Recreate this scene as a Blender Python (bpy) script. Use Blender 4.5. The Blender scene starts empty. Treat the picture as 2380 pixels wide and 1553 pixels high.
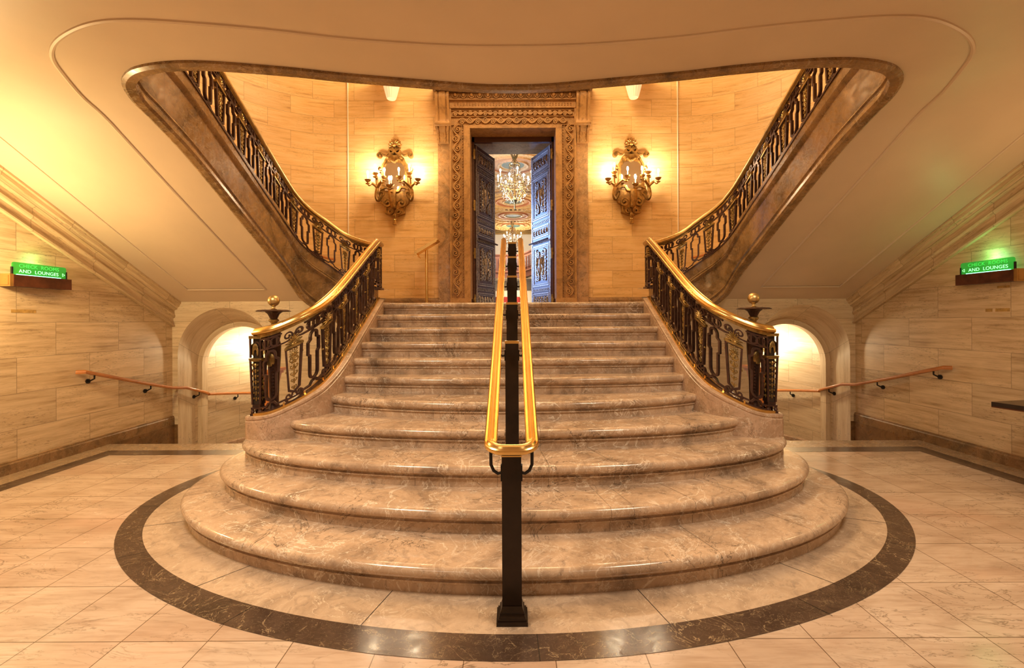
import bpy, bmesh, math, random
from mathutils import Vector, Matrix
R = math.radians
PI = math.pi
C = bpy.context.scene.collection
random.seed(7)
scene = bpy.context.scene

# ------------------------------------------------------------------ camera, world, exposure, large lights
EYE = 1.5136
cam_d = bpy.data.cameras.new('camera'); cam = bpy.data.objects.new('camera', cam_d); C.objects.link(cam)
cam_d.sensor_width = 36; cam_d.sensor_fit = 'HORIZONTAL'; cam_d.lens = 36*1058/2380
cam_d.shift_x = -4/2380; cam_d.shift_y = -30.5/2380; cam_d.clip_start = .05; cam_d.clip_end = 200
roll = .0050
upv = Vector((math.sin(roll), 0, math.cos(roll))); fwd = Vector((0, 1, 0)); rt = fwd.cross(upv)
cam.matrix_world = Matrix(((rt.x, upv.x, -fwd.x, 0), (rt.y, upv.y, -fwd.y, 0), (rt.z, upv.z, -fwd.z, EYE), (0, 0, 0, 1)))
scene.camera = cam
w = bpy.data.worlds.new('world'); scene.world = w; w.use_nodes = True
w.node_tree.nodes['Background'].inputs[0].default_value = (1.0, .76, .50, 1)
w.node_tree.nodes['Background'].inputs[1].default_value = .55
vs = scene.view_settings
vs.view_transform = 'Standard'; vs.look = 'None'; vs.exposure = 0.84; vs.gamma = 1; vs.use_curve_mapping = False
scene.cycles.max_bounces = 8; scene.cycles.diffuse_bounces = 4; scene.cycles.glossy_bounces = 4
scene.cycles.transmission_bounces = 6; scene.cycles.sample_clamp_indirect = 6; scene.cycles.use_denoising = True
WARM = (1.0, .70, .36); SOFT = (1.0, .84, .64)
def light(kind, name, loc, power, col=WARM, size=.3, rot=None, size_y=None, spot=None):
    d = bpy.data.lights.new(name, kind); d.energy = power; d.color = col
    if kind == 'AREA':
        d.size = size
        if size_y: d.shape = 'RECTANGLE'; d.size_y = size_y
    else:
        d.shadow_soft_size = size
    if kind == 'SPOT' and spot: d.spot_size = R(spot); d.spot_blend = .6
    o = bpy.data.objects.new(name, d); C.objects.link(o); o.location = loc
    if rot: o.rotation_euler = rot
    return o
# lobby fill lights added out of view, overhead and behind the viewer, lights of the stair hall above the well, ballroom
light('AREA', 'lobby_fill', (-2.0, 1.9, 3.36), 58, SOFT, .8)
light('AREA', 'lobby_fill', (-2.0, -1.6, 3.3), 15, SOFT, 1.2)
light('AREA', 'lobby_fill', (2.0, 1.9, 3.36), 42, SOFT, .8)
light('AREA', 'lobby_fill', (2.0, -1.6, 3.3), 9, SOFT, 1.2)
light('AREA', 'stair_hall_lamp', (0, 6.2, 7.9), 170, WARM, 2.6)
light('POINT', 'lobby_wall_lamp', (-4.72, 3.70, 2.15), 72, (1, .74, .36), .10)
light('POINT', 'lobby_wall_lamp', (4.65, 3.2, 2.30), 11, WARM, .10)

# ------------------------------------------------------------------ node materials
def newmat(name):
    m = bpy.data.materials.new(name); m.use_nodes = True
    nt = m.node_tree
    return m, nt, nt.nodes['Principled BSDF']
def N(nt, typ, **kw):
    n = nt.nodes.new(typ)
    for k, v in kw.items(): setattr(n, k, v)
    return n
def ramp(nt, fac, stops):
    n = N(nt, 'ShaderNodeValToRGB'); cr = n.color_ramp
    while len(cr.elements) < len(stops): cr.elements.new(.5)
    for e, (p, c) in zip(cr.elements, stops):
        e.position = p; e.color = (c[0], c[1], c[2], 1) if isinstance(c, tuple) else (c, c, c, 1)
    nt.links.new(fac, n.inputs[0]); return n.outputs[0]
def mix(nt, a, b, fac, mode='MIX'):
    n = N(nt, 'ShaderNodeMix', data_type='RGBA', blend_type=mode)
    for s, v in ((n.inputs[0], fac), (n.inputs[6], a), (n.inputs[7], b)):
        if hasattr(v, 'links'): nt.links.new(v, s)
        elif isinstance(v, tuple): s.default_value = (v[0], v[1], v[2], 1)
        else: s.default_value = v
    return n.outputs[2]
def mth(nt, op, a, b=0.0):
    n = N(nt, 'ShaderNodeMath', operation=op)
    for s, v in ((n.inputs[0], a), (n.inputs[1], b)):
        if hasattr(v, 'links'): nt.links.new(v, s)
        else: s.default_value = v
    return n.outputs[0]
def coords(nt, kind='Object', scale=(1, 1, 1), rot=(0, 0, 0)):
    t = N(nt, 'ShaderNodeTexCoord'); mp = N(nt, 'ShaderNodeMapping')
    mp.inputs['Scale'].default_value = scale; mp.inputs['Rotation'].default_value = rot
    nt.links.new(t.outputs[kind], mp.inputs[0]); return mp.outputs[0]
def noise(nt, vec, scale, detail=4, rough=.55, dist=0.0):
    n = N(nt, 'ShaderNodeTexNoise'); nt.links.new(vec, n.inputs['Vector'])
    n.inputs['Scale'].default_value = scale; n.inputs['Detail'].default_value = detail
    n.inputs['Roughness'].default_value = rough; n.inputs['Distortion'].default_value = dist
    return n.outputs['Fac']
def veins(nt, vec, scale, width, dist=1.2, detail=5):
    f = noise(nt, vec, scale, detail, .6, dist)
    d = mth(nt, 'ABSOLUTE', mth(nt, 'SUBTRACT', f, .5))
    return ramp(nt, d, [(0, 1.0), (width, 0.0)])
def bump(nt, b, h, strength, dist=.01):
    n = N(nt, 'ShaderNodeBump'); n.inputs['Strength'].default_value = strength; n.inputs['Distance'].default_value = dist
    nt.links.new(h, n.inputs['Height']); nt.links.new(n.outputs[0], b.inputs['Normal'])
def brick(nt, vec, bw, bh, mortar=.004, c1=(1, 1, 1), c2=(.86, .86, .86), off=.5):
    n = N(nt, 'ShaderNodeTexBrick'); nt.links.new(vec, n.inputs['Vector']); n.offset = off
    n.inputs['Scale'].default_value = 1; n.inputs['Brick Width'].default_value = bw; n.inputs['Row Height'].default_value = bh
    n.inputs['Mortar Size'].default_value = mortar; n.inputs['Mortar Smooth'].default_value = .1
    n.inputs['Color1'].default_value = (*c1, 1); n.inputs['Color2'].default_value = (*c2, 1); n.inputs['Mortar'].default_value = (.62, .56, .5, 1)
    return n.outputs['Color'], n.outputs['Fac']

def mat_travertine(name, a, b, c, bw=.8, bh=.365, rough=.45, pit=.5):
    m, nt, p = newmat(name)
    uv = coords(nt, 'UV')
    # every block gets its own cut of the stone: shift the pattern by the block's own tone
    bn = N(nt, 'ShaderNodeTexBrick'); nt.links.new(uv, bn.inputs['Vector']); bn.offset = .5
    for k_, v_ in (('Scale', 1), ('Brick Width', bw), ('Row Height', bh), ('Mortar Size', 0), ('Bias', 0)): bn.inputs[k_].default_value = v_
    bn.inputs['Color1'].default_value = (0, 0, 0, 1); bn.inputs['Color2'].default_value = (1, 1, 1, 1)
    tone = bn.outputs['Color']
    sep = N(nt, 'ShaderNodeVectorMath', operation='MULTIPLY_ADD'); nt.links.new(tone, sep.inputs[0]); sep.inputs[1].default_value = (3.1, 7.7, 5.3); nt.links.new(uv, sep.inputs[2])
    def sc(x, y):
        mp = N(nt, 'ShaderNodeMapping'); mp.inputs['Scale'].default_value = (x, y, 1); nt.links.new(sep.outputs[0], mp.inputs[0]); return mp.outputs[0]
    f1 = noise(nt, sc(.8, 9), 2.0, 6, .62, .12)
    col = ramp(nt, f1, [(.28, c), (.42, b), (.58, a), (.80, tuple(min(1, x*1.08) for x in a))])
    f2 = noise(nt, sc(2.5, 60), 1.6, 4, .7, .1)
    col = mix(nt, col, c, ramp(nt, f2, [(.50, 0.0), (.72, .42)]))
    patch = noise(nt, sc(1.0, 2.2), 1.3, 3)
    pits = noise(nt, sc(13, 55), 1.5, 3, .7)
    pm = mth(nt, 'MULTIPLY', ramp(nt, pits, [(.575, 0.0), (.63, 1.0)]), ramp(nt, patch, [(.46, 0.0), (.60, pit)]))
    col = mix(nt, col, tuple(x*.35 for x in c), pm)
    bc, bf = brick(nt, uv, bw, bh, .0035)
    col = mix(nt, col, tuple(x*.45 for x in c), mth(nt, 'MULTIPLY', bf, .5))
    col = mix(nt, col, ramp(nt, tone, [(0.0, .90), (1.0, 1.04)]), 1.0, 'MULTIPLY')
    nt.links.new(col, p.inputs['Base Color']); p.inputs['Roughness'].default_value = rough
    h = mth(nt, 'SUBTRACT', mth(nt, 'MULTIPLY', f2, .3), mth(nt, 'ADD', pm, bf))
    bump(nt, p, h, .35, .004)
    return m
def mat_marble(name, a, b, c, vein=(.85, .78, .66), dark=None, scale=1.0, rough=.16, vw=.012, tint=None, joints=None):
    m, nt, p = newmat(name)
    ob = coords(nt, 'Object')
    f = noise(nt, ob, 1.5*scale, 7, .62, 1.3)
    col = ramp(nt, f, [(.28, c), (.42, b), (.56, a), (.72, b)])
    blot = noise(nt, ob, 5.5*scale, 6, .65, 2.0)
    col = mix(nt, col, c, ramp(nt, blot, [(.52, 0.0), (.70, .65)]))
    cl = ramp(nt, noise(nt, ob, .9*scale, 2), [(.35, .25), (.6, 1.0)])
    v = mth(nt, 'MULTIPLY', veins(nt, ob, 2.6*scale, vw), cl)
    v2 = mth(nt, 'MULTIPLY', veins(nt, coords(nt, 'Object', (1, 1.6, 1), (0, 0, .9)), 6*scale, vw*.9, 2.2), .55)
    col = mix(nt, col, vein, mth(nt, 'MULTIPLY', mth(nt, 'MAXIMUM', v, v2), .8))
    if dark:
        d = veins(nt, coords(nt, 'Object', (1, 1, 1), (.3, .5, 1.9)), 1.7*scale, vw*.8, 2.6, 6)
        d = mth(nt, 'MULTIPLY', d, ramp(nt, noise(nt, ob, 1.3*scale, 2), [(.48, 0.0), (.6, .85)]))
        col = mix(nt, col, dark, d)
    if joints:
        bc, bf = brick(nt, coords(nt, 'UV'), joints[0], joints[1], .003, (1, 1, 1), (.80, .80, .82))
        col = mix(nt, col, bc, .8, 'MULTIPLY')
    nt.links.new(col, p.inputs['Base Color']); p.inputs['Roughness'].default_value = rough
    nt.links.new(ramp(nt, blot, [(.3, rough*.8), (.75, rough*1.9)]), p.inputs['Roughness'])
    bump(nt, p, blot, .06, .003)
    return m
def mat_simple(name, col, rough=.5, metal=0.0, var=.12, vs_=8, b=0.0, spec=.5):
    m, nt, p = newmat(name)
    f = noise(nt, coords(nt, 'Object'), vs_, 4)
    lo = tuple(x*(1-var) for x in col); hi = tuple(min(1, x*(1+var)) for x in col)
    nt.links.new(ramp(nt, f, [(.3, lo), (.7, hi)]), p.inputs['Base Color'])
    p.inputs['Roughness'].default_value = rough; p.inputs['Metallic'].default_value = metal
    p.inputs['Specular IOR Level'].default_value = spec
    if b: bump(nt, p, noise(nt, coords(nt, 'Object'), vs_*6, 3), b, .003)
    return m
def mat_emit(name, col, strength):
    m, nt, p = newmat(name)
    p.inputs['Base Color'].default_value = (*col, 1); p.inputs['Emission Color'].default_value = (*col, 1)
    p.inputs['Emission Strength'].default_value = strength; return m
def mat_wood(name, a, b, rough=.3, sc=(2, 2, 30)):
    m, nt, p = newmat(name)
    f = noise(nt, coords(nt, 'Object', sc), 1.5, 5, .6, .8)
    nt.links.new(ramp(nt, f, [(.3, a), (.7, b)]), p.inputs['Base Color']); p.inputs['Roughness'].default_value = rough
    return m

M = {}
M['trav_low'] = mat_travertine('travertine_lower', (.68, .50, .29), (.56, .39, .21), (.32, .20, .09))
M['trav_arch'] = mat_travertine('travertine_arch', (.76, .61, .41), (.67, .51, .32), (.46, .32, .18))
M['trav_up'] = mat_travertine('travertine_upper', (.80, .53, .24), (.74, .46, .18), (.50, .27, .09), .74, .32, .4, .35)
M['step'] = mat_marble('step_marble', (.55, .385, .255), (.38, .26, .17), (.17, .115, .078), (.84, .74, .60), (.04, .025, .016), 1.05, .11, .013)
M['curb'] = mat_marble('curb_marble', (.50, .33, .22), (.40, .26, .165), (.25, .165, .09), (.72, .60, .46), (.07, .04, .025), 1.9, .16)
M['brown'] = mat_marble('brown_marble', (.34, .185, .075), (.21, .115, .042), (.10, .055, .02), (.46, .33, .18), None, 1.5, .28, .009, joints=(1.3, 5))
M['pil'] = mat_marble('pilaster_marble', (.46, .25, .10), (.30, .165, .065), (.15, .08, .03), (.62, .46, .28), None, 2.0, .28, .010)
M['fascia'] = mat_marble('stringer_marble', (.34, .195, .08), (.21, .117, .043), (.085, .047, .017), (.55, .41, .26), (.06, .035, .018), 1.4, .22, .010, joints=(1.25, 5))
M['dark'] = mat_marble('dark_emperador', (.085, .052, .034), (.06, .036, .024), (.04, .024, .016), (.50, .36, .20), None, 1.6, .13, .006)
M['inlay'] = mat_marble('inlay_marble', (.52, .38, .26), (.40, .285, .19), (.235, .17, .12), (.72, .6, .45), None, 1.6, .16, .007)
M['border'] = mat_marble('border_marble', (.36, .25, .15), (.28, .185, .105), (.19, .12, .065), (.6, .48, .33), None, 1.2, .2, .007)
M['plaster'] = mat_simple('plaster', (.68, .53, .375), .42, 0, .05, 1.3, .05)
M['bronze'] = mat_simple('dark_bronze', (.085, .045, .035), .34, .65, .35, 14, .1)
M['gilt'] = mat_simple('antique_gilt', (.36, .245, .09), .34, .85, .45, 22, .2)
M['giltwood'] = mat_simple('gilded_wood', (.34, .18, .045), .33, .7, .55, 16, .2)
M['brass'] = mat_simple('polished_brass', (.84, .56, .20), .26, 1.0, .08, 5, 0)
M['satin'] = mat_simple('satin_brass', (.62, .43, .17), .36, .9, .2, 18, .05)
M['post'] = mat_simple('dark_post_metal', (.022, .012, .007), .3, .4, .4, 9, .08)
M['iron'] = mat_simple('black_iron', (.02, .016, .014), .4, .5, .2)
M['railwood'] = mat_wood('handrail_wood', (.34, .11, .025), (.52, .20, .055), .3, (3, 3, 8))
M['podium'] = mat_wood('podium_wood', (.50, .15, .03), (.62, .22, .05), .35)
M['doorwood'] = mat_wood('door_wood', (.05, .018, .010), (.10, .035, .018), .35)
M['doorcarve'] = mat_simple('carved_door_bronze', (.36, .30, .26), .36, .55, .6, 30, .3)
M['carve'] = mat_marble('carved_marble', (.46, .24, .075), (.34, .17, .05), (.17, .085, .025), (.45, .3, .15), None, 1.9, .4, .006)
M['cream'] = mat_simple('cream_plaster', (.85, .76, .60), .5, 0, .04, 2)
M['balcony'] = mat_wood('balcony_wood', (.33, .13, .075), (.46, .20, .12), .4)
M['balpanel'] = mat_simple('balcony_panel', (.30, .24, .22), .5, 0, .5, 9)
M['beam'] = mat_simple('beige_beam', (.40, .31, .17), .5, 0, .1, 3)
M['red'] = mat_simple('red_curtain', (.52, .07, .06), .8, 0, .3, 5)
M['patch'] = mat_simple('adhesive_residue', (.42, .24, .06), .7, 0, .35, 30)
M['signbox'] = mat_simple('sign_housing', (.10, .030, .012), .35, .3, .4, 12)
M['signcap'] = mat_simple('sign_end_cap', (.42, .22, .06), .35, .6, .15, 12)
M['black'] = mat_simple('black_lacquer', (.03, .02, .015), .25, 0, .2)
M['bulb'] = mat_emit('bulb', (1, .84, .58), 60)
M['bulb2'] = mat_emit('chandelier_bulb', (1, .88, .66), 16)
M['candle'] = mat_emit('candle_sleeve', (.95, .80, .55), .6)
M['shade'] = mat_emit('lamp_shade_glass', (1, .80, .50), .22)
M['led'] = mat_emit('green_tube', (.20, 1.0, .55), 3)
M['letter'] = mat_emit('green_lettering', (.30, 1.0, .40), 1.1)
M['letter2'] = mat_emit('dim_green_lettering', (.06, .70, .10), .45)
m, nt, p = newmat('mirror_glass'); p.inputs['Metallic'].default_value = 1; p.inputs['Base Color'].default_value = (.8, .75, .72, 1); p.inputs['Roughness'].default_value = .06; M['mirror'] = m
m, nt, p = newmat('green_sign_glass')
tr = N(nt, 'ShaderNodeBsdfTransparent'); tr.inputs[0].default_value = (.55, .85, .45, 1)
ms = N(nt, 'ShaderNodeMixShader'); ms.inputs[0].default_value = .5
p.inputs['Base Color'].default_value = (.03, .30, .03, 1); p.inputs['Emission Color'].default_value = (.05, .75, .10, 1); p.inputs['Emission Strength'].default_value = .22
p.inputs['Roughness'].default_value = .1
nt.links.new(tr.outputs[0], ms.inputs[1]); nt.links.new(p.outputs[0], ms.inputs[2]); nt.links.new(ms.outputs[0], nt.nodes['Material Output'].inputs[0]); M['signglass'] = m
# floor tiles
m, nt, p = newmat('floor_marble')
uv = coords(nt, 'UV')
f = noise(nt, coords(nt, 'Object', (1, 3.2, 1), (0, 0, .5)), 1.6, 6, .6, .7)
col = ramp(nt, f, [(.3, (.42, .30, .21)), (.5, (.545, .415, .305)), (.72, (.62, .485, .37))])
fine = noise(nt, coords(nt, 'Object', (2, 22, 1), (0, 0, .42)), 2.0, 4, .6)
col = mix(nt, col, (.36, .235, .155), ramp(nt, fine, [(.48, 0.0), (.72, .5)]))
col = mix(nt, col, (.60, .38, .26), ramp(nt, noise(nt, coords(nt, 'Object', (1, 1.5, 1), (0, 0, .4)), .9, 3), [(.52, 0.0), (.7, .5)]))
v = mth(nt, 'MULTIPLY', veins(nt, coords(nt, 'Object', (1.0, 2.8, 1), (0, 0, .62)), 1.5, .011, 1.8, 7), ramp(nt, noise(nt, uv, .8, 2), [(.36, .08), (.56, .85)]))
col = mix(nt, col, (.16, .11, .07), v)
bc, bf = brick(nt, uv, .41, .452, .0024, (1, 1, 1), (.86, .80, .76), 0.0)
n_ = [x for x in nt.nodes if x.type == 'TEX_BRICK'][0]; n_.inputs['Mortar'].default_value = (.20, .14, .09, 1)
col = mix(nt, col, bc, .9, 'MULTIPLY')
nt.links.new(col, p.inputs['Base Color']); nt.links.new(ramp(nt, f, [(.3, .14), (.7, .28)]), p.inputs['Roughness']); M['floor'] = m
# ornate ballroom ceiling
m, nt, p = newmat('painted_ceiling')
ob = coords(nt, 'Object')
vo = N(nt, 'ShaderNodeTexVoronoi', feature='DISTANCE_TO_EDGE'); vo.inputs['Scale'].default_value = 1.7
mp = mix(nt, ob, ob, 0.0); nd = N(nt, 'ShaderNodeTexNoise'); nd.inputs['Scale'].default_value = 2.2; nt.links.new(ob, nd.inputs['Vector'])
vv = N(nt, 'ShaderNodeVectorMath', operation='ADD'); nt.links.new(ob, vv.inputs[0]); nt.links.new(nd.outputs['Color'], vv.inputs[1]); nt.links.new(vv.outputs[0], vo.inputs['Vector'])
w1 = noise(nt, ob, 4.2, 4, .55, 4.5)
col = ramp(nt, w1, [(.32, (.16, .30, .25)), (.41, (.62, .27, .08)), (.49, (.80, .47, .15)), (.56, (.60, .16, .06)), (.66, (.85, .60, .25)), (.75, (.2, .33, .28))])
col = mix(nt, (.9, .72, .38), col, ramp(nt, vo.outputs['Distance'], [(.02, 0.0), (.07, 1.0)]))
col = mix(nt, col, (.35, .16, .06), ramp(nt, noise(nt, ob, 14, 3, .6, 1.5), [(.55, 0.0), (.66, .6)]))
nt.links.new(col, p.inputs['Base Color']); p.inputs['Roughness'].default_value = .5; M['ballceil'] = m
m, nt, p = newmat('medallion_paint')
ob = coords(nt, 'Object'); sx = N(nt, 'ShaderNodeSeparateXYZ'); nt.links.new(ob, sx.inputs[0])
rr = mth(nt, 'SQRT', mth(nt, 'ADD', mth(nt, 'MULTIPLY', sx.outputs[0], sx.outputs[0]), mth(nt, 'MULTIPLY', sx.outputs[1], sx.outputs[1])))
col = ramp(nt, rr, [(0, (.05, .12, .10)), (.38, (.10, .2, .16)), (.42, (.9, .62, .28)), (.75, (.62, .22, .08)), (.92, (.85, .52, .18))])
col = mix(nt, col, (.45, .2, .08), ramp(nt, noise(nt, ob, 9, 3, .6, 1.5), [(.52, 0.0), (.64, .55)]))
nt.links.new(col, p.inputs['Base Color']); M['medal'] = m

# ------------------------------------------------------------------ mesh helpers
class MB:
    def __init__(s): s.v = []; s.f = []; s.uv = {}
    def add(s, vs_, fs, uvs=None):
        b = len(s.v); s.v += [tuple(x) for x in vs_]
        s.f += [tuple(b+i for i in f) for f in fs]
        if uvs:
            for i, u in enumerate(uvs): s.uv[b+i] = u
        return b
    def box(s, x0, y0, z0, x1, y1, z1, Mx=None):
        c = [(x, y, z) for z in (z0, z1) for y in (y0, y1) for x in (x0, x1)]
        if Mx: c = [Mx @ Vector(p) for p in c]
        s.add(c, [(0, 2, 3, 1), (4, 5, 7, 6), (0, 1, 5, 4), (2, 6, 7, 3), (0, 4, 6, 2), (1, 3, 7, 5)])
    def lathe(s, prof, cx=0, cy=0, cz=0, n=20, flute=0, fl_n=12, Mx=None, a0=0, a1=2*PI):
        rows = []; full = abs(a1-a0-2*PI) < 1e-6; cnt = n if full else n+1
        for r, z in prof:
            for i in range(cnt):
                a = a0+(a1-a0)*i/n; rr_ = r*(1+flute*math.cos(a*fl_n))
                p = Vector((rr_*math.cos(a), rr_*math.sin(a), z))
                if Mx: p = Mx @ p
                rows.append((p.x+cx, p.y+cy, p.z+cz))
        fs = []
        for j in range(len(prof)-1):
            for i in range(n):
                i2 = (i+1) % cnt if full else i+1
                fs.append((j*cnt+i, j*cnt+i2, (j+1)*cnt+i2, (j+1)*cnt+i))
        s.add(rows, fs)
    def tube(s, pts, r, n=8, cap=True):
        pts = [Vector(p) for p in pts]; rs = r if isinstance(r, (list, tuple)) else [r]*len(pts)
        vs_ = []; up = None
        for i, p in enumerate(pts):
            t = (pts[min(i+1, len(pts)-1)]-pts[max(i-1, 0)]).normalized()
            if up is None: up = Vector((0, 0, 1)) if abs(t.z) < .9 else Vector((1, 0, 0))
            side = t.cross(up).normalized(); up = side.cross(t).normalized()
            for k in range(n):
                a = 2*PI*k/n; vs_.append(p+side*math.cos(a)*rs[i]+up*math.sin(a)*rs[i])
        fs = [(i*n+k, i*n+(k+1) % n, (i+1)*n+(k+1) % n, (i+1)*n+k) for i in range(len(pts)-1) for k in range(n)]
        if cap: fs += [tuple(range(n)), tuple(reversed(range((len(pts)-1)*n, len(pts)*n)))]
        s.add(vs_, fs)
    def blob(s, c, r, n=8, m=5, Mx=None):
        vs_ = []; fs = []
        for j in range(m+1):
            t = PI*j/m
            for i in range(n):
                a = 2*PI*i/n; p = Vector((r[0]*math.sin(t)*math.cos(a), r[1]*math.sin(t)*math.sin(a), r[2]*math.cos(t)))
                if Mx: p = Mx @ p
                vs_.append(p+Vector(c))
        for j in range(m):
            for i in range(n): fs.append((j*n+i, j*n+(i+1) % n, (j+1)*n+(i+1) % n, (j+1)*n+i))
        s.add(vs_, fs)
    def sweep(s, path, prof, closed_prof=False, caps=False, uvs=False):
        """path: 3D points; prof: (n, h) with n along the left-hand horizontal normal, h up"""
        P = [Vector(p) for p in path]; m = len(prof); vs_ = []; uv = []; L = 0
        acc = [0]
        for a, b in zip(prof, prof[1:]): acc.append(acc[-1]+math.hypot(a[0]-b[0], a[1]-b[1]))
        for i, p in enumerate(P):
            if i: L += (P[i]-P[i-1]).length
            t0 = (P[i]-P[i-1]) if i else (P[1]-P[0]); t1 = (P[i+1]-P[i]) if i < len(P)-1 else t0
            t0 = Vector((t0.x, t0.y, 0)).normalized(); t1 = Vector((t1.x, t1.y, 0)).normalized()
            t = (t0+t1).normalized(); nn = Vector((-t.y, t.x, 0)); k = 1/max(.5, t.dot(t1))
            for j, (a, h) in enumerate(prof):
                vs_.append(p+nn*a*k+Vector((0, 0, h))); uv.append((L, acc[j]))
        mm = m if closed_prof else m-1
        fs = [(i*m+j, i*m+(j+1) % m, (i+1)*m+(j+1) % m, (i+1)*m+j) for i in range(len(P)-1) for j in range(mm)]
        if caps: fs += [tuple(range(m)), tuple(reversed(range((len(P)-1)*m, len(P)*m)))]
        s.add(vs_, fs, uv if uvs else None)
    def grid(s, rows, uvrows=None):
        m = len(rows[0]); vs_ = [p for r in rows for p in r]
        fs = [(i*m+j, i*m+j+1, (i+1)*m+j+1, (i+1)*m+j) for i in range(len(rows)-1) for j in range(m-1)]
        s.add(vs_, fs, [u for r in uvrows for u in r] if uvrows else None)
    # flat bar that follows a 2D drawing, mapped into place
    def ribbon(s, pts, wd, d, f, closed=False, seg=.04):
        q = []
        n0 = len(pts); rng = n0 if closed else n0-1
        for i in range(rng):
            a = pts[i]; b = pts[(i+1) % n0]; l = math.hypot(b[0]-a[0], b[1]-a[1]); k = max(1, int(l/seg))
            for j in range(k): q.append((a[0]+(b[0]-a[0])*j/k, a[1]+(b[1]-a[1])*j/k))
        if not closed: q.append(pts[-1])
        n = len(q); vs_ = []
        for i in range(n):
            if closed: a, b, c = q[i-1], q[i], q[(i+1) % n]
            else: a, b, c = q[max(i-1, 0)], q[i], q[min(i+1, n-1)]
            t0 = Vector((b[0]-a[0], b[1]-a[1])); t1 = Vector((c[0]-b[0], c[1]-b[1]))
            if t0.length < 1e-7: t0 = t1
            if t1.length < 1e-7: t1 = t0
            t0.normalize(); t1.normalize(); t = (t0+t1)
            t = t.normalized() if t.length > 1e-4 else t1
            k = min(1.6, 1/max(.3, t.dot(t1))); nn = Vector((-t.y, t.x))*wd/2*k
            ww = nn
            for sx_, sy_ in ((1, 1), (1, -1), (-1, -1), (-1, 1)):
                vs_.append(f(b[0]+ww.x*sx_, b[1]+ww.y*sx_, d/2*sy_))
        fs = []
        for i in range(n if closed else n-1):
            j = (i+1) % n
            for k in range(4): fs.append((i*4+k, i*4+(k+1) % 4, j*4+(k+1) % 4, j*4+k))
        if not closed: fs += [(0, 1, 2, 3), ((n-1)*4+3, (n-1)*4+2, (n-1)*4+1, (n-1)*4)]
        s.add(vs_, fs)
    def fblob(s, u, v, ru, rv, d, f, ang=0, n=8, m=4):
        vs_ = []; ca, sa = math.cos(ang), math.sin(ang)
        for j in range(m+1):
            t = PI*j/m
            for i in range(n):
                a = 2*PI*i/n; x = ru*math.cos(t); y = rv*math.sin(t)*math.cos(a); dd = d*math.sin(t)*math.sin(a)
                vs_.append(f(u+x*ca-y*sa, v+x*sa+y*ca, dd))
        s.add(vs_, [(j*n+i, j*n+(i+1) % n, (j+1)*n+(i+1) % n, (j+1)*n+i) for j in range(m) for i in range(n)])
    def build(s, name, mat, parent=None, smooth=False, flip=False, auto=None, second=None):
        me = bpy.data.meshes.new(name); me.from_pydata(s.v, [], s.f); me.materials.append(M[mat] if isinstance(mat, str) else mat)
        if second:
            me.materials.append(M[second[0]])
            for pi in range(second[1], len(me.polygons)): me.polygons[pi].material_index = 1
        if s.uv:
            ul = me.uv_layers.new(name='UVMap')
            for l in me.loops: ul.data[l.index].uv = s.uv.get(l.vertex_index, (0, 0))
        bm = bmesh.new(); bm.from_mesh(me); bmesh.ops.recalc_face_normals(bm, faces=bm.faces)
        bm.to_mesh(me); bm.free()
        if smooth:
            me.polygons.foreach_set('use_smooth', [True]*len(me.polygons))
            try: me.set_sharp_from_angle(angle=R(auto or 40))
            except Exception: pass
        o = bpy.data.objects.new(name, me); C.objects.link(o)
        if parent is not None:
            o.parent = parent
            q = parent; off = Vector((0, 0, 0))
            while q is not None: off += Vector(q.location); q = q.parent
            if off.length > 0: me.transform(Matrix.Translation(-off))
        return o
def empty(name, loc, label=None, cat=None, group=None, kind=None):
    o = bpy.data.objects.new(name, None); C.objects.link(o); o.location = loc; o.empty_display_size = .1
    return tag(o, label, cat, group, kind)
def tag(o, label=None, cat=None, group=None, kind=None):
    if label: o['label'] = label
    if cat: o['category'] = cat
    if group: o['group'] = group
    if kind: o['kind'] = kind
    return o
def struct(o): o['kind'] = 'structure'; return o
def setloc(o, loc):
    """move an object's origin to loc, keeping the mesh in place"""
    o.data.transform(Matrix.Translation(-Vector(loc))); o.location = loc; return o
def copy_tree(o, parent=None):
    c = o.copy(); C.objects.link(c); c.parent = parent
    for ch in [x for x in o.children]: copy_tree(ch, c)
    return c
def catmull(P, n=8):
    P = [Vector(p) for p in P]; out = []
    for i in range(len(P)-1):
        p0 = P[max(i-1, 0)]; p1 = P[i]; p2 = P[i+1]; p3 = P[min(i+2, len(P)-1)]
        for k in range(n):
            t = k/n; out.append(.5*((2*p1)+(p2-p0)*t+(2*p0-5*p1+4*p2-p3)*t*t+(3*p1-p0-3*p2+p3)*t**3))
    out.append(P[-1]); return out
def spiral(cx, cy, r0, r1, a0, turns, n=18):
    return [(cx+(r0+(r1-r0)*i/n)*math.cos(a0+turns*2*PI*i/n), cy+(r0+(r1-r0)*i/n)*math.sin(a0+turns*2*PI*i/n)) for i in range(n+1)]

XW = 5.08; YC = 6.77; ZL = 1.755; RZ = .16; YB = 8.5; ZC = 3.41; YE = 5.68
def zsoff(y):
    if y < 3.35: return ZC
    if y > 4.05: return 1.82+.516*(YC-y)
    t = (y-3.35)/.7                      # soft bend between flat and sloping plaster
    a = ZC; b = 1.82+.516*(YC-4.05); mid = ZC+.005
    return (1-t)**2*a+2*t*(1-t)*mid+t*t*b

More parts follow.
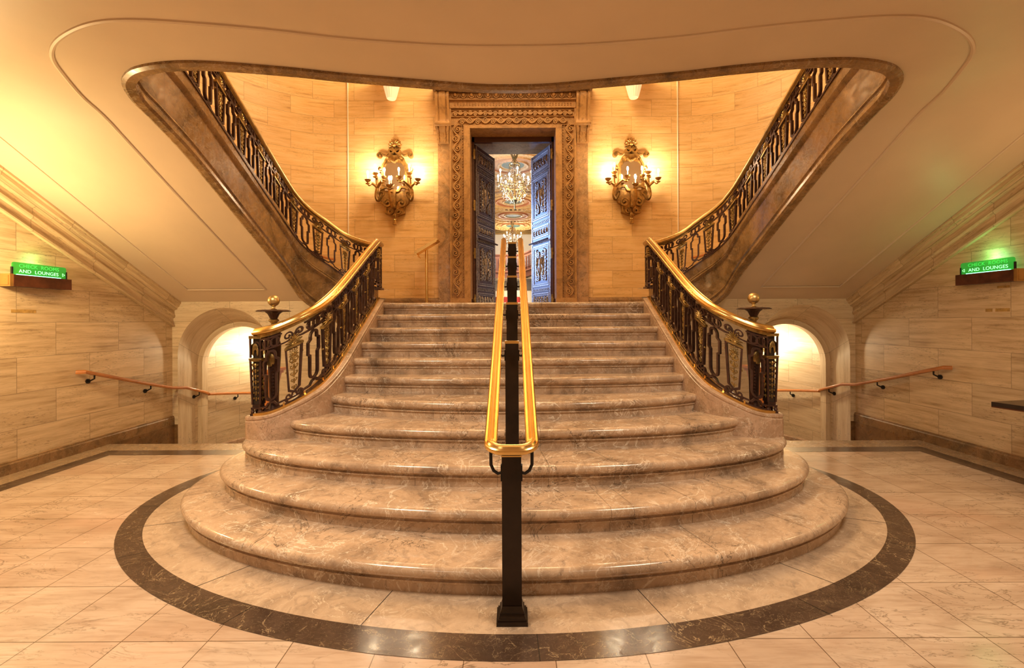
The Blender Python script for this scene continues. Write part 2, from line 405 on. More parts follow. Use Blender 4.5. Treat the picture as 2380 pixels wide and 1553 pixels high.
# ------------------------------------------------------------------ floor
g = MB()
xs = [-XW, XW]; g.grid([[(-XW, -3.5, 0), (XW, -3.5, 0)], [(-XW, YE, 0), (XW, YE, 0)]], [[(-XW+.23, -3.5+.1), (XW+.23, -3.5+.1)], [(-XW+.23, YE+.1), (XW+.23, YE+.1)]])
g.v.append((-XW, YE, -.15)); g.v.append((XW, YE, -.15)); g.f.append((2, 3, 5, 4))
floor = struct(g.build('floor', 'floor'))
def ell(a, b, c, t0, t1, n, z):
    return [(a*math.sin(t0+(t1-t0)*i/n), c-b*math.cos(t0+(t1-t0)*i/n), z) for i in range(n+1)]
n = 120; T = R(118)
def se(a, b, c, n_, z, T_=T, p=1.04):
    o = []
    for i in range(n_+1):
        t = -T_+2*T_*i/n_; sgn = 1 if t >= 0 else -1; s_ = abs(math.sin(t))**p; o.append((a*sgn*s_, c-b*math.cos(t), z))
    return o
outer = se(3.14, 2.10, 4.12, n, .002); inner = se(2.975, 1.885, 4.08, n, .002)
g = MB(); g.grid([outer, inner]); g.build('dark_marble_ring', 'dark', floor)
g = MB(); core = se(2.3, 1.2, 4.08, n, .002); g.grid([inner, core]); g.build('inlay_band', 'inlay', floor)
g = MB()
for a in (-68, -38, -15, 15, 38, 68):
    t = R(a); s = math.sin(t)
    p0 = Vector((2.975*s, 4.08-1.885*math.cos(t), .003)); p1 = Vector((2.6*s, 4.06-1.5*math.cos(t), .003)); d = (p1-p0).normalized(); q = Vector((-d.y, d.x, 0))*.0018
    g.add([p0-q, p0+q, p1+q, p1-q], [(0, 1, 2, 3)])
for a in (-80, -55, -28, 2, 31, 58, 83):
    t = R(a); s = math.sin(t)
    p0 = Vector((3.14*s, 4.12-2.10*math.cos(t), .003)); p1 = Vector((2.975*s, 4.08-1.885*math.cos(t), .003)); d = (p1-p0).normalized(); q = Vector((-d.y, d.x, 0))*.0014
    g.add([p0-q, p0+q, p1+q, p1-q], [(0, 1, 2, 3)])
g.build('inlay_joint', 'iron', floor)
g = MB(); z = .0015
for s in (-1, 1):
    def q4(a, b, c, d): g.add([(s*a[0], a[1], z), (s*b[0], b[1], z), (s*c[0], c[1], z), (s*d[0], d[1], z)], [(0, 1, 2, 3)])
    q4((4.63, -3.5), (4.81, -3.5), (4.81, 5.39), (4.63, 5.20))
    q4((4.63, 5.20), (4.81, 5.39), (1.9, 5.39), (1.9, 5.20))
g.build('dark_border_band', 'dark', floor)
g = MB()
for s in (-1, 1):
    def q4(a, b, c, d): g.add([(s*a[0], a[1], .001), (s*b[0], b[1], .001), (s*c[0], c[1], .001), (s*d[0], d[1], .001)], [(0, 1, 2, 3)])
    q4((4.81, -3.5), (XW, -3.5), (XW, 5.68), (4.81, 5.39)); q4((4.81, 5.39), (XW, 5.68), (1.9, 5.68), (1.9, 5.39))
g.build('outer_border', 'border', floor)
# stairs that go down to the passages
for s, nm in ((-1, 'left'), (1, 'right')):
    g = MB()
    for k in range(4):
        y0 = YE+.3*k; z1 = -.15*(k+1)
        g.box(min(s*1.95, s*(XW-.01)), y0, z1-.15, max(s*1.95, s*(XW-.01)), y0+.34 if k < 3 else 9.5, z1)
    o = g.build('descending_stair', 'border')
    tag(o, 'marble steps going down to the %s arched passage' % nm, 'stairs')

# ------------------------------------------------------------------ side walls with sloping stone cornice
def planewall(g, pts, uv):
    g.add(pts, [tuple(range(len(pts)))], uv)
CORN = [(0, 0), (.045, .0), (.05, .02), (.02, .035), (.02, .125), (.045, .14), (.055, .165), (.04, .19), (.04, .245), (.085, .262), (.095, .29), (.12, .30), (.13, .335), (.15, .345), (.15, .37), (0, .37)]
for s, nm in ((-1, 'left'), (1, 'right')):
    g = MB()
    ys = [-3.5, 0, 3.35]+[3.35+.7*i/10 for i in range(1, 11)]+[5, 6, YC+.4]
    g.grid([[(s*XW, y, -.8) for y in ys], [(s*XW, y, zsoff(min(y, YC))+.02) for y in ys]], [[(y+.15, -.8+.30) for y in ys], [(y+.15, zsoff(min(y, YC))+.32) for y in ys]])
    struct(g.build('wall_'+nm, 'trav_low'))
    g = MB(); path = [(s*XW, y, zsoff(y)-.372) for y in ([-3.5, 3.3]+[3.35+.7*i/10 for i in range(11)]+[5, 6, YC])]
    g.sweep(path, [(s*a*.9, h) for a, h in CORN], uvs=True)
    struct(g.build('trim_'+('1' if s < 0 else '2'), 'trav_low'))
    # baseboard + stringer below floor level
    g = MB(); bp = [(0, 0), (.03, 0), (.03, .10), (.022, .115), (.022, .125), (0, .13)]
    g.sweep([(s*XW, -3.5, 0), (s*XW, YC, 0)], [(s*a, h) for a, h in bp], uvs=True)
    g.box(min(s*XW, s*(XW-.035)), YE, -.8, max(s*XW, s*(XW-.035)), YC, 0)
    struct(g.build('baseboard_'+nm, 'brown'))
# ------------------------------------------------------------------ arch walls, passages
AX, AR, AZ = 4.30, .70, 1.03
def archpts(cx, r, zs, zb, n=28):
    return [(cx+r, zb), (cx+r, zs*.5+zb*.5)]+[(cx+r*math.cos(PI*i/n), zs+r*math.sin(PI*i/n)) for i in range(n+1)]+[(cx-r, zs*.5+zb*.5), (cx-r, zb)]
for s, nm in ((-1, 'left'), (1, 'right')):
    g = MB(); A = archpts(AX, AR, AZ, -.8); x0, x1, zt = 1.9, XW, 1.86
    O = []
    for x, z in A:
        if z <= AZ+.05 and x > AX: O.append((x1, z))
        elif z <= AZ+.05: O.append((x0, z))
        else:
            dx, dz = x-AX, z-AZ; t = min((x1-AX)/dx if dx > 1e-6 else 9, (x0-AX)/dx if dx < -1e-6 else 9, (zt-AZ)/dz if dz > 1e-6 else 9)
            O.append((AX+dx*t, AZ+dz*t))
    for i in range(1, len(O)):   # snap the two upper corners
        if abs(O[i-1][0]-x1) < 1e-6 and abs(O[i][1]-zt) < 1e-6 and O[i][0] < x1-1e-6: O[i-1] = (x1, zt)
        if abs(O[i-1][1]-zt) < 1e-6 and abs(O[i][0]-x0) < 1e-6: O[i] = (x0, zt)
    g.grid([[(s*x, YC, z) for x, z in A], [(s*x, YC, z) for x, z in O]], [[(x*.9+.2, z+.3) for x, z in A], [(x*.9+.2, z+.3) for x, z in O]])
    B = [(x, z-(.21 if z > -.5 else 0)) for x, z in A]
    acc = [0]
    for a, b in zip(A, A[1:]): acc.append(acc[-1]+math.hypot(a[0]-b[0], a[1]-b[1]))
    g.grid([[(s*x, YC, z) for x, z in A], [(s*x, YC+.42, z) for x, z in B]], [[(u, .03) for u in acc], [(u, .34) for u in acc]])
    r2 = AR-.075; D = [(AX+(x-AX)*r2/AR, z if z < AZ-.3 else (AZ-.21)+(z-AZ+.21)*r2/AR) for x, z in B]
    g.grid([[(s*x, YC+.42, z) for x, z in B], [(s*x, YC+.42, z) for x, z in D]], [[(u, .05) for u in acc], [(u, .13) for u in acc]])
    g.grid([[(s*x, YC+.42, z) for x, z in D], [(s*x, YC+.55, z) for x, z in D]], [[(u, .13) for u in acc], [(u, .26) for u in acc]])
    struct(g.build('wall_arch_'+nm, 'trav_arch', smooth=True, auto=30))
    g = MB(); g.box(min(s*XW, s*(AX+AR)), YC-.012, -.8, max(s*XW, s*(AX+AR)), YC-.002, 0); g.build('baseboard_arch_'+nm, 'brown'); struct(bpy.data.objects['baseboard_arch_'+nm])
    # curved passage wall
    g = MB(); cw = [(s*(3.08+1.92*math.cos(R(a))), 7.2+1.92*math.sin(R(a)), 0) for a in range(-2, 91, 4)]
    cw = cw+[(s*1.5, 9.12, 0)]
    L = 0; r0 = []; r1 = []; u0 = []; u1 = []
    for i, p in enumerate(cw):
        if i: L += (Vector(p)-Vector(cw[i-1])).length
        r0.append((p[0], p[1], -.62)); r1.append((p[0], p[1], 1.9)); u0.append((L*.9, .1-L*.05)); u1.append((L*.9, 2.62-L*.05))
    g.grid([r0, r1], [u0, u1]); struct(g.build('wall_passage_'+nm, 'trav_arch', smooth=True))
    g = MB(); g.sweep([(p[0], p[1], -.6) for p in cw], [(s*a, h) for a, h in ((0, 0), (.03, 0), (.03, .06), (.015, .075), (0, .08))], uvs=True)
    struct(g.build('baseboard_passage_'+nm, 'curb'))
    g = MB(); g.box(min(s*1.9, s*5.2), YC+.42, 1.60, max(s*1.9, s*5.2), 9.3, 1.7)
    struct(g.build('ceiling_passage_'+nm, 'plaster'))
    # wall lamp in passage
    lp = (s*4.50, 8.18, 1.06)
    t = empty('wall_lamp', lp, 'small glowing wall lamp inside the %s arched passage, behind the newel post' % nm, 'lamp')
    b = MB(); b.blob(lp, (.045, .045, .06), 10, 6); b.build('bulb', 'bulb', t, True)
    b = MB(); d = Vector((s*.75, .62, 0)).normalized()
    b.tube([Vector(lp)+Vector((0, 0, -.055)), Vector(lp)+Vector((0, 0, -.12)), Vector(lp)+d*.10+Vector((0, 0, -.14)), Vector(lp)+d*.30+Vector((0, 0, -.1))], .012)
    b.build('bracket', 'brass', t, True)
    l = light('POINT', 'passage_light', (s*4.42, 8.05, 1.08), 20, (1, .80, .50), .06)
# ------------------------------------------------------------------ plaster ceiling with the stair well cut out
OP = [(0, 3.605), (.25, 3.598), (.62, 3.555), (1.277, 3.463), (1.69, 3.38), (2.205, 3.30), (2.53, 3.30), (2.80, 3.367), (2.98, 3.478), (3.075, 3.59), (3.13, 3.75), (3.12, 3.95), (3.085, 4.3), (3.08, 5.0), (3.08, 5.8), (3.07, 6.3), (3.02, 6.6), (2.94, 6.78)]
GP = [(0, 3.135), (.25, 3.133), (.60, 3.11), (1.12, 3.043), (1.55, 2.955), (1.95, 2.89), (2.36, 2.847), (2.66, 2.876), (2.98, 3.009), (3.215, 3.176), (3.37, 3.378), (3.50, 3.68), (3.51, 3.95), (3.52, 4.6), (3.52, 5.2), (3.52, 5.8), (3.52, 6.2), (3.52, 6.46)]
O3 = [(p.x, p.y) for p in catmull([(x, y, 0) for x, y in OP], 6)]
G3 = [(p.x, p.y) for p in catmull([(x, y, 0) for x, y in GP], 6)]
nO = len(O3)
def outerp(i):
    f = i/(nO-1); ic = 8.2/17
    if f < ic: return (XW*f/ic, -3.5)
    y = -3.5+(YC+3.5)*((f-ic)/(1-ic))**.5
    return (XW, min(y, YC))
g = MB()
for s in (-1, 1):
    rows = []
    for i, (x, y) in enumerate(O3):
        bx, by = outerp(i); r = []
        for k in range(31):
            t = (k/30)**1.3; xx = x+(bx-x)*t; yy = y+(by-y)*t
            r.append((s*xx, yy, zsoff(min(yy, YC))))
        rows.append(r)
    g.grid(rows)
    # plaster strip under the turn of the flight, behind the well edge
    g.grid([[(s*2.94, 6.78, 1.815), (s*3.6, 6.78, 1.815)], [(s*2.94, 7.2, 1.60), (s*3.6, 7.2, 1.6)]])
ceil = struct(g.build('ceiling', 'plaster', smooth=True, auto=60))
bead = [(-.015, .002), (-.012, -.010), (0, -.016), (.012, -.010), (.015, .002)]
k = 3
for s in (-1, 1):
    g = MB(); pth = [(s*x, y, zsoff(y)) for x, y in G3]+[(s*4.63, 6.46, zsoff(6.46))]+[(s*4.63, 6.46-.16*i, zsoff(6.46-.16*i)) for i in range(1, 25)]+[(s*4.63, -3.4, ZC)]
    g.sweep(pth, bead); struct(g.build('trim_%d' % k, 'plaster', smooth=True)); k += 1
# cover under the ceiling's rear slab (upper floor body over the lobby)
g = MB(); g.box(-XW, -3.5, 3.9, XW, 3.0, 4.1); struct(g.build('ceiling_slab', 'plaster'))
# rear of lobby
g = MB(); g.grid([[(-XW, -3.5, 0), (XW, -3.5, 0)], [(-XW, -3.5, ZC), (XW, -3.5, ZC)]], [[(0, 0), (10, 0)], [(0, 3.4), (10, 3.4)]]); struct(g.build('wall_rear', 'trav_low'))

# ------------------------------------------------------------------ upper stair hall walls
def outer_path(s, y_end=1.5):
    p = [(s*3.08*i/6, YB, 0) for i in range(7)]
    p += [(s*(3.08+2.0*math.sin(R(a))), 6.5+2.0*math.cos(R(a)), 0) for a in range(5, 91, 5)]
    p += [(s*XW, y, 0) for y in (5.5, 4.5, 3.5, 2.5, y_end)]
    return p
DX = .797; DT = 5.065
for s, nm in ((-1, 'left'), (1, 'right')):
    g = MB(); P = outer_path(s); L = 0; r = [[], [], []]; u = [[], [], []]; P2 = [p for p in P if abs(p[0]) >= .9]
    P2 = [(s*.9, YB, 0)]+P2; L = .9-.74*.5
    for i, p in enumerate(P2):
        if i: L += (Vector(p)-Vector(P2[i-1])).length
        for j, z in enumerate((1.6 if p[1] > 6.6 else zsoff(p[1])+.06, 4, 8.2)): r[j].append((p[0], p[1], z)); u[j].append((L, z+.12))
    g.grid(r, u); struct(g.build('wall_hall_'+nm, 'trav_up', smooth=True))
    g = MB(); g.box(min(s*3.07, s*3.085), YB-.012, 1.9, max(s*3.07, s*3.085), YB+.02, 8); struct(g.build('trim_'+('5' if s < 0 else '6'), 'cream'))
    g = MB(); g.sweep([(p[0], p[1], ZL-.02) for p in P2[:9] if True], [(s*a, h) for a, h in ((0, 0), (-.04, 0), (-.04, .17), (-.03, .19), (-.03, .2), (0, .215))] if False else [(-s*a if False else (s*1)*a, h) for a, h in ((0, 0), (-.04, 0), (-.04, .17), (-.03, .19), (-.03, .2), (0, .215))], uvs=True)
    struct(g.build('baseboard_hall_'+nm, 'brown'))
g = MB(); g.box(-.95, YB, DT+.05, .95, YB+.3, 8.2); struct(g.build('wall_back', 'trav_up'))
g = MB(); g.box(-XW, 1.5, 8.2, XW, 8.7, 8.3); struct(g.build('ceiling_hall', 'cream'))
g = MB(); g.box(-XW, 1.4, 3.9, XW, 1.5, 8.2); struct(g.build('wall_hall_front', 'cream'))
# landing
g = MB()
g.box(-XW+.02, 6.02, 1.60, XW-.02, YB, ZL) if False else g.box(-1.75, 5.98, 1.56, 1.75, 7.0, ZL-.001)
g.add([(-3.0, 6.9, ZL-.001), (3.0, 6.9, ZL-.001), (3.2, YB, ZL-.001), (-3.2, YB, ZL-.001), (-3.0, 6.9, 1.65), (3.0, 6.9, 1.65), (3.2, YB, 1.65), (-3.2, YB, 1.65)], [(0, 1, 2, 3), (4, 5, 6, 7), (0, 1, 5, 4), (2, 3, 7, 6), (0, 3, 7, 4), (1, 2, 6, 5)])
struct(g.build('floor_landing', 'step'))

# ------------------------------------------------------------------ main staircase
stair = empty('marble_staircase', (0, 2.5, 0), 'broad brown marble staircase with curved lower steps in the centre', 'staircase')
YK = [2.505, 2.883, 3.26, 3.67, 4.016, 4.454, 4.77, 5.07, 5.365, 5.66, 5.955]
ELL = {1: (2.70, 4.05), 2: (2.50, 4.12), 3: (2.39, 4.17), 4: (2.10, 4.28)}
SAG = {5: .40, 6: .20, 7: .13, 8: .07, 9: .04, 10: .03, 11: .02}
def front(k, n=60):
    o = []
    if k in ELL:
        a, c = ELL[k]; b = c-YK[k-1]; T_ = {1: 112, 2: 106, 3: 88, 4: 86}[k]
        for i in range(n+1):
            t = R(-T_+2*T_*i/n); o.append((a*math.sin(t), c-b*math.cos(t)))
    else:
        for i in range(n+1):
            x = -1.80+3.60*i/n; o.append((x, YK[k-1]+SAG[k]*(abs(x)/1.75)**2.4))
    return o
for k in range(1, 12):
    zt = k*RZ if k < 11 else ZL; hz = RZ if k < 11 else RZ-.005
    F = front(k)
    pr = [(.30, 0), (.05, 0), (.012, 0)]
    for i in range(0, 9):
        a = R(90-180*i/8); pr.append((-.004-.034*math.cos(a), -.036+.036*math.sin(a)))
    pr += [(.0, -.078), (.0, -.086), (-.012, -.088), (-.012, -.097), (.002, -.102), (.002, -hz)]
    g = MB(); path = [(x, y, zt) for x, y in F]
    g.sweep(path, pr)
    # tread, running well under the next step
    back = []
    for i, (x, y) in enumerate(F):
        if k < 4: cx_, cy_ = x*.55, 4.35; back.append((x+(cx_-x)*.62, y+(cy_-y)*.62 if y < 4.2 else y, zt))
        else: back.append((x, y+.75, zt))
    tr_ = []
    P = [Vector(p) for p in path]
    for i in range(len(P)):
        t = (P[min(i+1, len(P)-1)]-P[max(i-1, 0)]).normalized(); tr_.append(tuple(P[i]+Vector((-t.y, t.x, 0))*.05-Vector((0, 0, .0002))))
    g.grid([tr_, back])
    # vertical slab joints on each step
    nf = len(g.f); rnd = random.Random(k*5+1)
    idx = sorted(rnd.sample(range(6, 55), 4))
    for i in idx:
        p = P[i]; t = (P[i+1]-P[i-1]).normalized(); nn = Vector((-t.y, t.x, 0))
        for (a, b) in zip(pr[2:], pr[3:]):
            q = [p+nn*(c_[0]-.0008)+Vector((0, 0, c_[1]))+t*dd for c_, dd in ((a, -.0008), (a, .0008), (b, .0008), (b, -.0008))]
            g.add(q, [(0, 1, 2, 3)])
        d2 = Vector(back[i])-p
        q0 = p+nn*.012+Vector((0, 0, .0006)); q1 = p+d2.normalized()*min(.42, d2.length)+Vector((0, 0, .0006))
        g.add([q0-t*.0009, q0+t*.0009, q1+t*.0009, q1-t*.0009], [(0, 1, 2, 3)])
    g.build('step', 'step', stair, True, auto=35, second=('iron', nf))

# rail path (left side; x positive here and mirrored by s)
RP = [(2.315, 4.10, 1.43), (2.19, 4.06, 1.45), (2.07, 4.10, 1.50), (1.95, 4.18, 1.574), (1.86, 4.335, 1.67), (1.81, 4.626, 1.833), (1.80, 5.09, 2.09), (1.79, 5.50, 2.325), (1.79, 5.95, 2.56)]
RS = [(1.79, 5.97, 2.57), (1.85, 6.35, 2.60), (1.98, 6.62, 2.635), (2.20, 6.79, 2.69), (2.50, 6.83, 2.81), (2.74, 6.72, 2.985), (2.92, 6.55, 3.13), (3.03, 6.36, 3.28), (3.08, 6.10, 3.46), (3.08, 5.6, 3.73), (3.08, 4.98, 4.075), (3.08, 4.2, 4.50), (3.08, 3.4, 4.93), (3.08, 2.6, 5.36)]
HB = .755; HS = .645
def arc(path):
    P = catmull(path, 10); acc = [0]
    for a, b in zip(P, P[1:]): acc.append(acc[-1]+math.hypot(a.x-b.x, a.y-b.y))
    return P, acc
def sampler(path, s, H):
    P, acc = arc(path)
    def f(u, v, d):
        u_ = max(0, min(acc[-1]-1e-6, u)); lo = 0
        import bisect
        i = max(0, min(len(P)-2, bisect.bisect_right(acc, u_)-1))
        t = (u_-acc[i])/(acc[i+1]-acc[i]); p = P[i].lerp(P[i+1], t)
        a = P[max(i-1, 0)]; b = P[min(i+2, len(P)-1)]; tt = Vector((b.x-a.x, b.y-a.y, 0)).normalized()
        ex = u-u_
        q = p+tt*ex; return Vector((s*(q.x-tt.y*d), q.y+tt.x*d, q.z-H+v))
    return f, acc[-1], P

def cartouche(H, w=.048):
    h = []
    zt, zb = .735*H, .155*H
    top = zt-.04
    h += [(0, zt)]+[(.036*math.sin(R(a)), top+.04*math.cos(R(a))) for a in (20, 45, 70, 90)]
    h += [(.036, .64*H), (.060, .615*H), (.060, .47*H), (.043, .45*H), (.043, .25*H)]
    h += [(.042*math.cos(R(a)), zb+.045-.045*math.sin(R(a))) for a in (0, 25, 50, 75)]+[(0, zb)]
    return h+[(-x, y) for x, y in h[-2:0:-1]]
def balustrade(name, path, s, H, n_mod, label, pitch=None, start=.0, railmat='brass', rw=.052, sillmat='brass', first='a', end_trim=0):
    f, L, P = sampler(path, s, H)
    root = empty(name, (0, 0, 0), label, 'balustrade')
    pit = pitch or (L-start)/n_mod
    # brass hand rail with moulded section
    rail = MB(); w_ = rw
    hp = [(1.0, -.030), (1.06, -.022), (1.06, -.010), (1.0, -.002), (.84, .002), (.78, -.002), (.70, .004), (.66, .014), (.52, .022), (.44, .018), (.36, .024), (.18, .031)]
    prof = [(-w_*a, b) for a, b in hp]+[(0, .033)]+[(w_*a, b) for a, b in hp[::-1]]+[(w_*.6, -.040), (-w_*.6, -.040)]
    pts = [(s*p.x, p.y, p.z) for p in P]
    rail.sweep(pts, prof, closed_prof=True, caps=True); rail.build('handrail', railmat, root, True, auto=32)
    under = MB(); under.ribbon([(u, H-.050) for u in [L*i/80 for i in range(81)]], .026, .036, f, seg=.05)
    for i in range(int(L/.03)):
        under.fblob(.015+i*.03, H-.050, .011, .008, .024, f, .5, 6, 3)
    under.build('rail_moulding', 'gilt', root)
    sill = MB(); sill.ribbon([(u, .012) for u in [L*i/80 for i in range(81)]], .022, .085, f, seg=.05)
    d = .030; bw = .0175 if H > .7 else .019
    for mi in range(n_mod):
        ua = start+pit*mi+pit*.27; ub = start+pit*mi+pit*.77
        ln = lambda pts: [(x, y) for x, y in pts]
        # tapered panel
        if ua > .1:
            g = MB()
            ta, tb, va, vb = .066, .043, .665*H, .17*H
            g.ribbon([(ua-ta, va), (ua+ta, va), (ua+tb, vb), (ua, vb-.03), (ua-tb, vb)], bw, d, f, True)
            g.ribbon([(ua-.055, .075*H), (ua+.055, .075*H), (ua+.055, .035*H), (ua-.055, .035*H)], bw*.8, d, f, True)
            for sd in (-1, 1):
                g.ribbon([(ua+sd*.012, vb-.02), (ua+sd*.016, vb-.045)]+[(ua+sd*(.046)+sd*x, .105*H+y) for x, y in spiral(0, 0, .028, .008, PI, 1.1, 12)] if sd > 0 else
                         [(ua-.012, vb-.02), (ua-.016, vb-.045)]+[(ua-.046-x, .105*H+y) for x, y in spiral(0, 0, .028, .008, PI, 1.1, 12)], bw*.8, d, f, seg=.05)
            pa = g.build('tapered_panel', 'bronze', root)
            g = MB()
            g.ribbon([(ua-.078, va+.012), (ua+.078, va+.012)], .022, .042, f)
            for q in range(7): g.fblob(ua-.068+q*.0227, va+.012, .012, .008, .026, f, .6, 6, 3)
            for q in range(11):
                an = R(-14+208*q/10); g.fblob(ua+.036*math.cos(an), va+.045+.050*math.sin(an), .040, .0095, .020, f, an, 8, 5)
            g.fblob(ua, va+.045, .020, .020, .028, f); g.fblob(ua, va+.035, .048, .016, .020, f, 0, 8, 5)
            for q in range(10):
                an = 2*PI*q/10; g.fblob(ua+.022*math.cos(an), va-.070+.022*math.sin(an), .019, .0085, .014, f, an, 6, 4)
            g.fblob(ua, va-.070, .014, .014, .022, f)
            for sd in (-1, 1): g.ribbon([(ua+sd*(.018+x), va-.022+y) for x, y in spiral(0, 0, .018, .005, PI/2, sd*1.2, 12)], .007, .014, f, seg=.1)
            top = va-.095; stp = (top-vb-.02)/4.2
            for q in range(5):
                vv_ = top-stp*q; sc = 1-.11*q
                g.fblob(ua, vv_-.022, .032*sc, .013*sc, .015, f, PI/2, 8, 5); g.fblob(ua, vv_-.058*sc-.004, .008, .008, .010, f)
                for sd in (-1, 1):
                    g.fblob(ua+sd*.010*sc, vv_-.034*sc, .022*sc, .008*sc, .012, f, PI/2+sd*.45, 6, 4)
                    g.ribbon([(ua, vv_-.03)]+[(ua+sd*x*sc, vv_-.014+y*sc) for x, y in [(.016, -.020), (.028, -.016), (.036, -.004), (.033, .008), (.024, .010), (.021, .002)]], .008*sc+.002, .014, f, seg=.1)
            for uu, vv_ in ((ua+ta+.006, .57*H), (ua-ta+.004, .40*H)): g.fblob(uu, vv_, .011, .011, .012, f)
            for uu in (ua+.085, ua-.085): sill.ribbon([(uu, .0), (uu, .045)], .014, .034, f)
            g.build('gilt_ornament', 'gilt', pa)
        # open cartouche and friezes above and below
        g = MB(); g.ribbon([(ub+x, y) for x, y in cartouche(H)], bw, d, f, True)
        g.build('cartouche_frame', 'bronze', root)
        g = MB()
        fz = .83*H; wd = pit*.5-.055
        g.ribbon([(ub-wd+.02, fz-.046), (ub+wd-.02, fz-.046)], bw*.8, d, f); g.ribbon([(ub-wd+.04, fz+.046), (ub+wd-.04, fz+.046)], bw*.8, d, f)
        for sd in (-1, 1):
            g.ribbon([(ub+sd*(wd-.02), fz-.046)]+[(ub+sd*(wd+.006)+sd*x, fz+y) for x, y in spiral(0, 0, .043, .008, -PI/2, 1.4, 18)], bw*.8, d, f, seg=.05)
            g.ribbon([(ub+sd*.032+x, fz+y) for x, y in spiral(0, 0, .036, .036, 0, 1, 14)], bw*.65, d*.8, f, True, seg=.05)
            g.ribbon([(ub+sd*.046, fz-.046), (ub+sd*.046, fz+.046)], bw*.6, d, f)
        g.build('scroll_frieze', 'bronze', root)
        g = MB(); hw = pit*.5-.075
        g.ribbon([(ub-hw-.02, .035*H), (ub-hw, .085*H), (ub-hw*.4, .085*H), (ub-hw*.2, .125*H), (ub+hw*.2, .125*H), (ub+hw*.4, .085*H), (ub+hw, .085*H), (ub+hw+.02, .035*H)], bw*.8, d, f, True)
        g.build('foot_frieze', 'bronze', root)
    sill.build('sill', sillmat, root)
    return root
PATHS = {}
for s, nm in ((-1, 'left'), (1, 'right')):
    balustrade('stair_balustrade', RP, s, HB, 6, pitch=.37, label='bronze scrollwork balustrade with brass rail down the %s edge of the central staircase' % nm, start=-.13)
    balustrade('stair_balustrade', RS, s, HS, 15, 'bronze scrollwork balustrade climbing the upper %s flight beside the travertine wall' % nm, start=.05, railmat='satin', rw=.040, sillmat='bronze')
    # curbs of the main stair
    Pm = catmull(RP, 10); pts = [(s*p.x, p.y, p.z-HB) for p in Pm]
    g = MB(); w_ = .095
    prof = [(-w_, -1.9), (-w_, -.045), (-w_*.93, -.04), (-w_*.93, -.03), (-w_, -.024), (-w_, -.006), (-w_*.9, 0), (w_*.9, 0), (w_, -.006), (w_, -.024), (w_*.93, -.03), (w_*.93, -.04), (w_, -.045), (w_, -1.9)]
    b0 = len(g.v); g.sweep(pts, prof)
    g.v = [(x, y, max(z, 0 if y > 4.6 or abs(x) < 1.95 else .0)) for x, y, z in g.v]
    cx, cy = pts[0][0], pts[0][1]; tz = pts[0][2]; t = Vector(pts[0])-Vector(pts[1]); a0 = math.atan2(t.y, t.x)
    prf = [(0, 0), (w_*.9, 0), (w_, -.006), (w_, -.024), (w_*.93, -.03), (w_*.93, -.04), (w_, -.045), (w_, -tz)]
    g.lathe(prf, cx, cy, tz, 24)
    g.build('curb', 'curb', stair, True, auto=35)
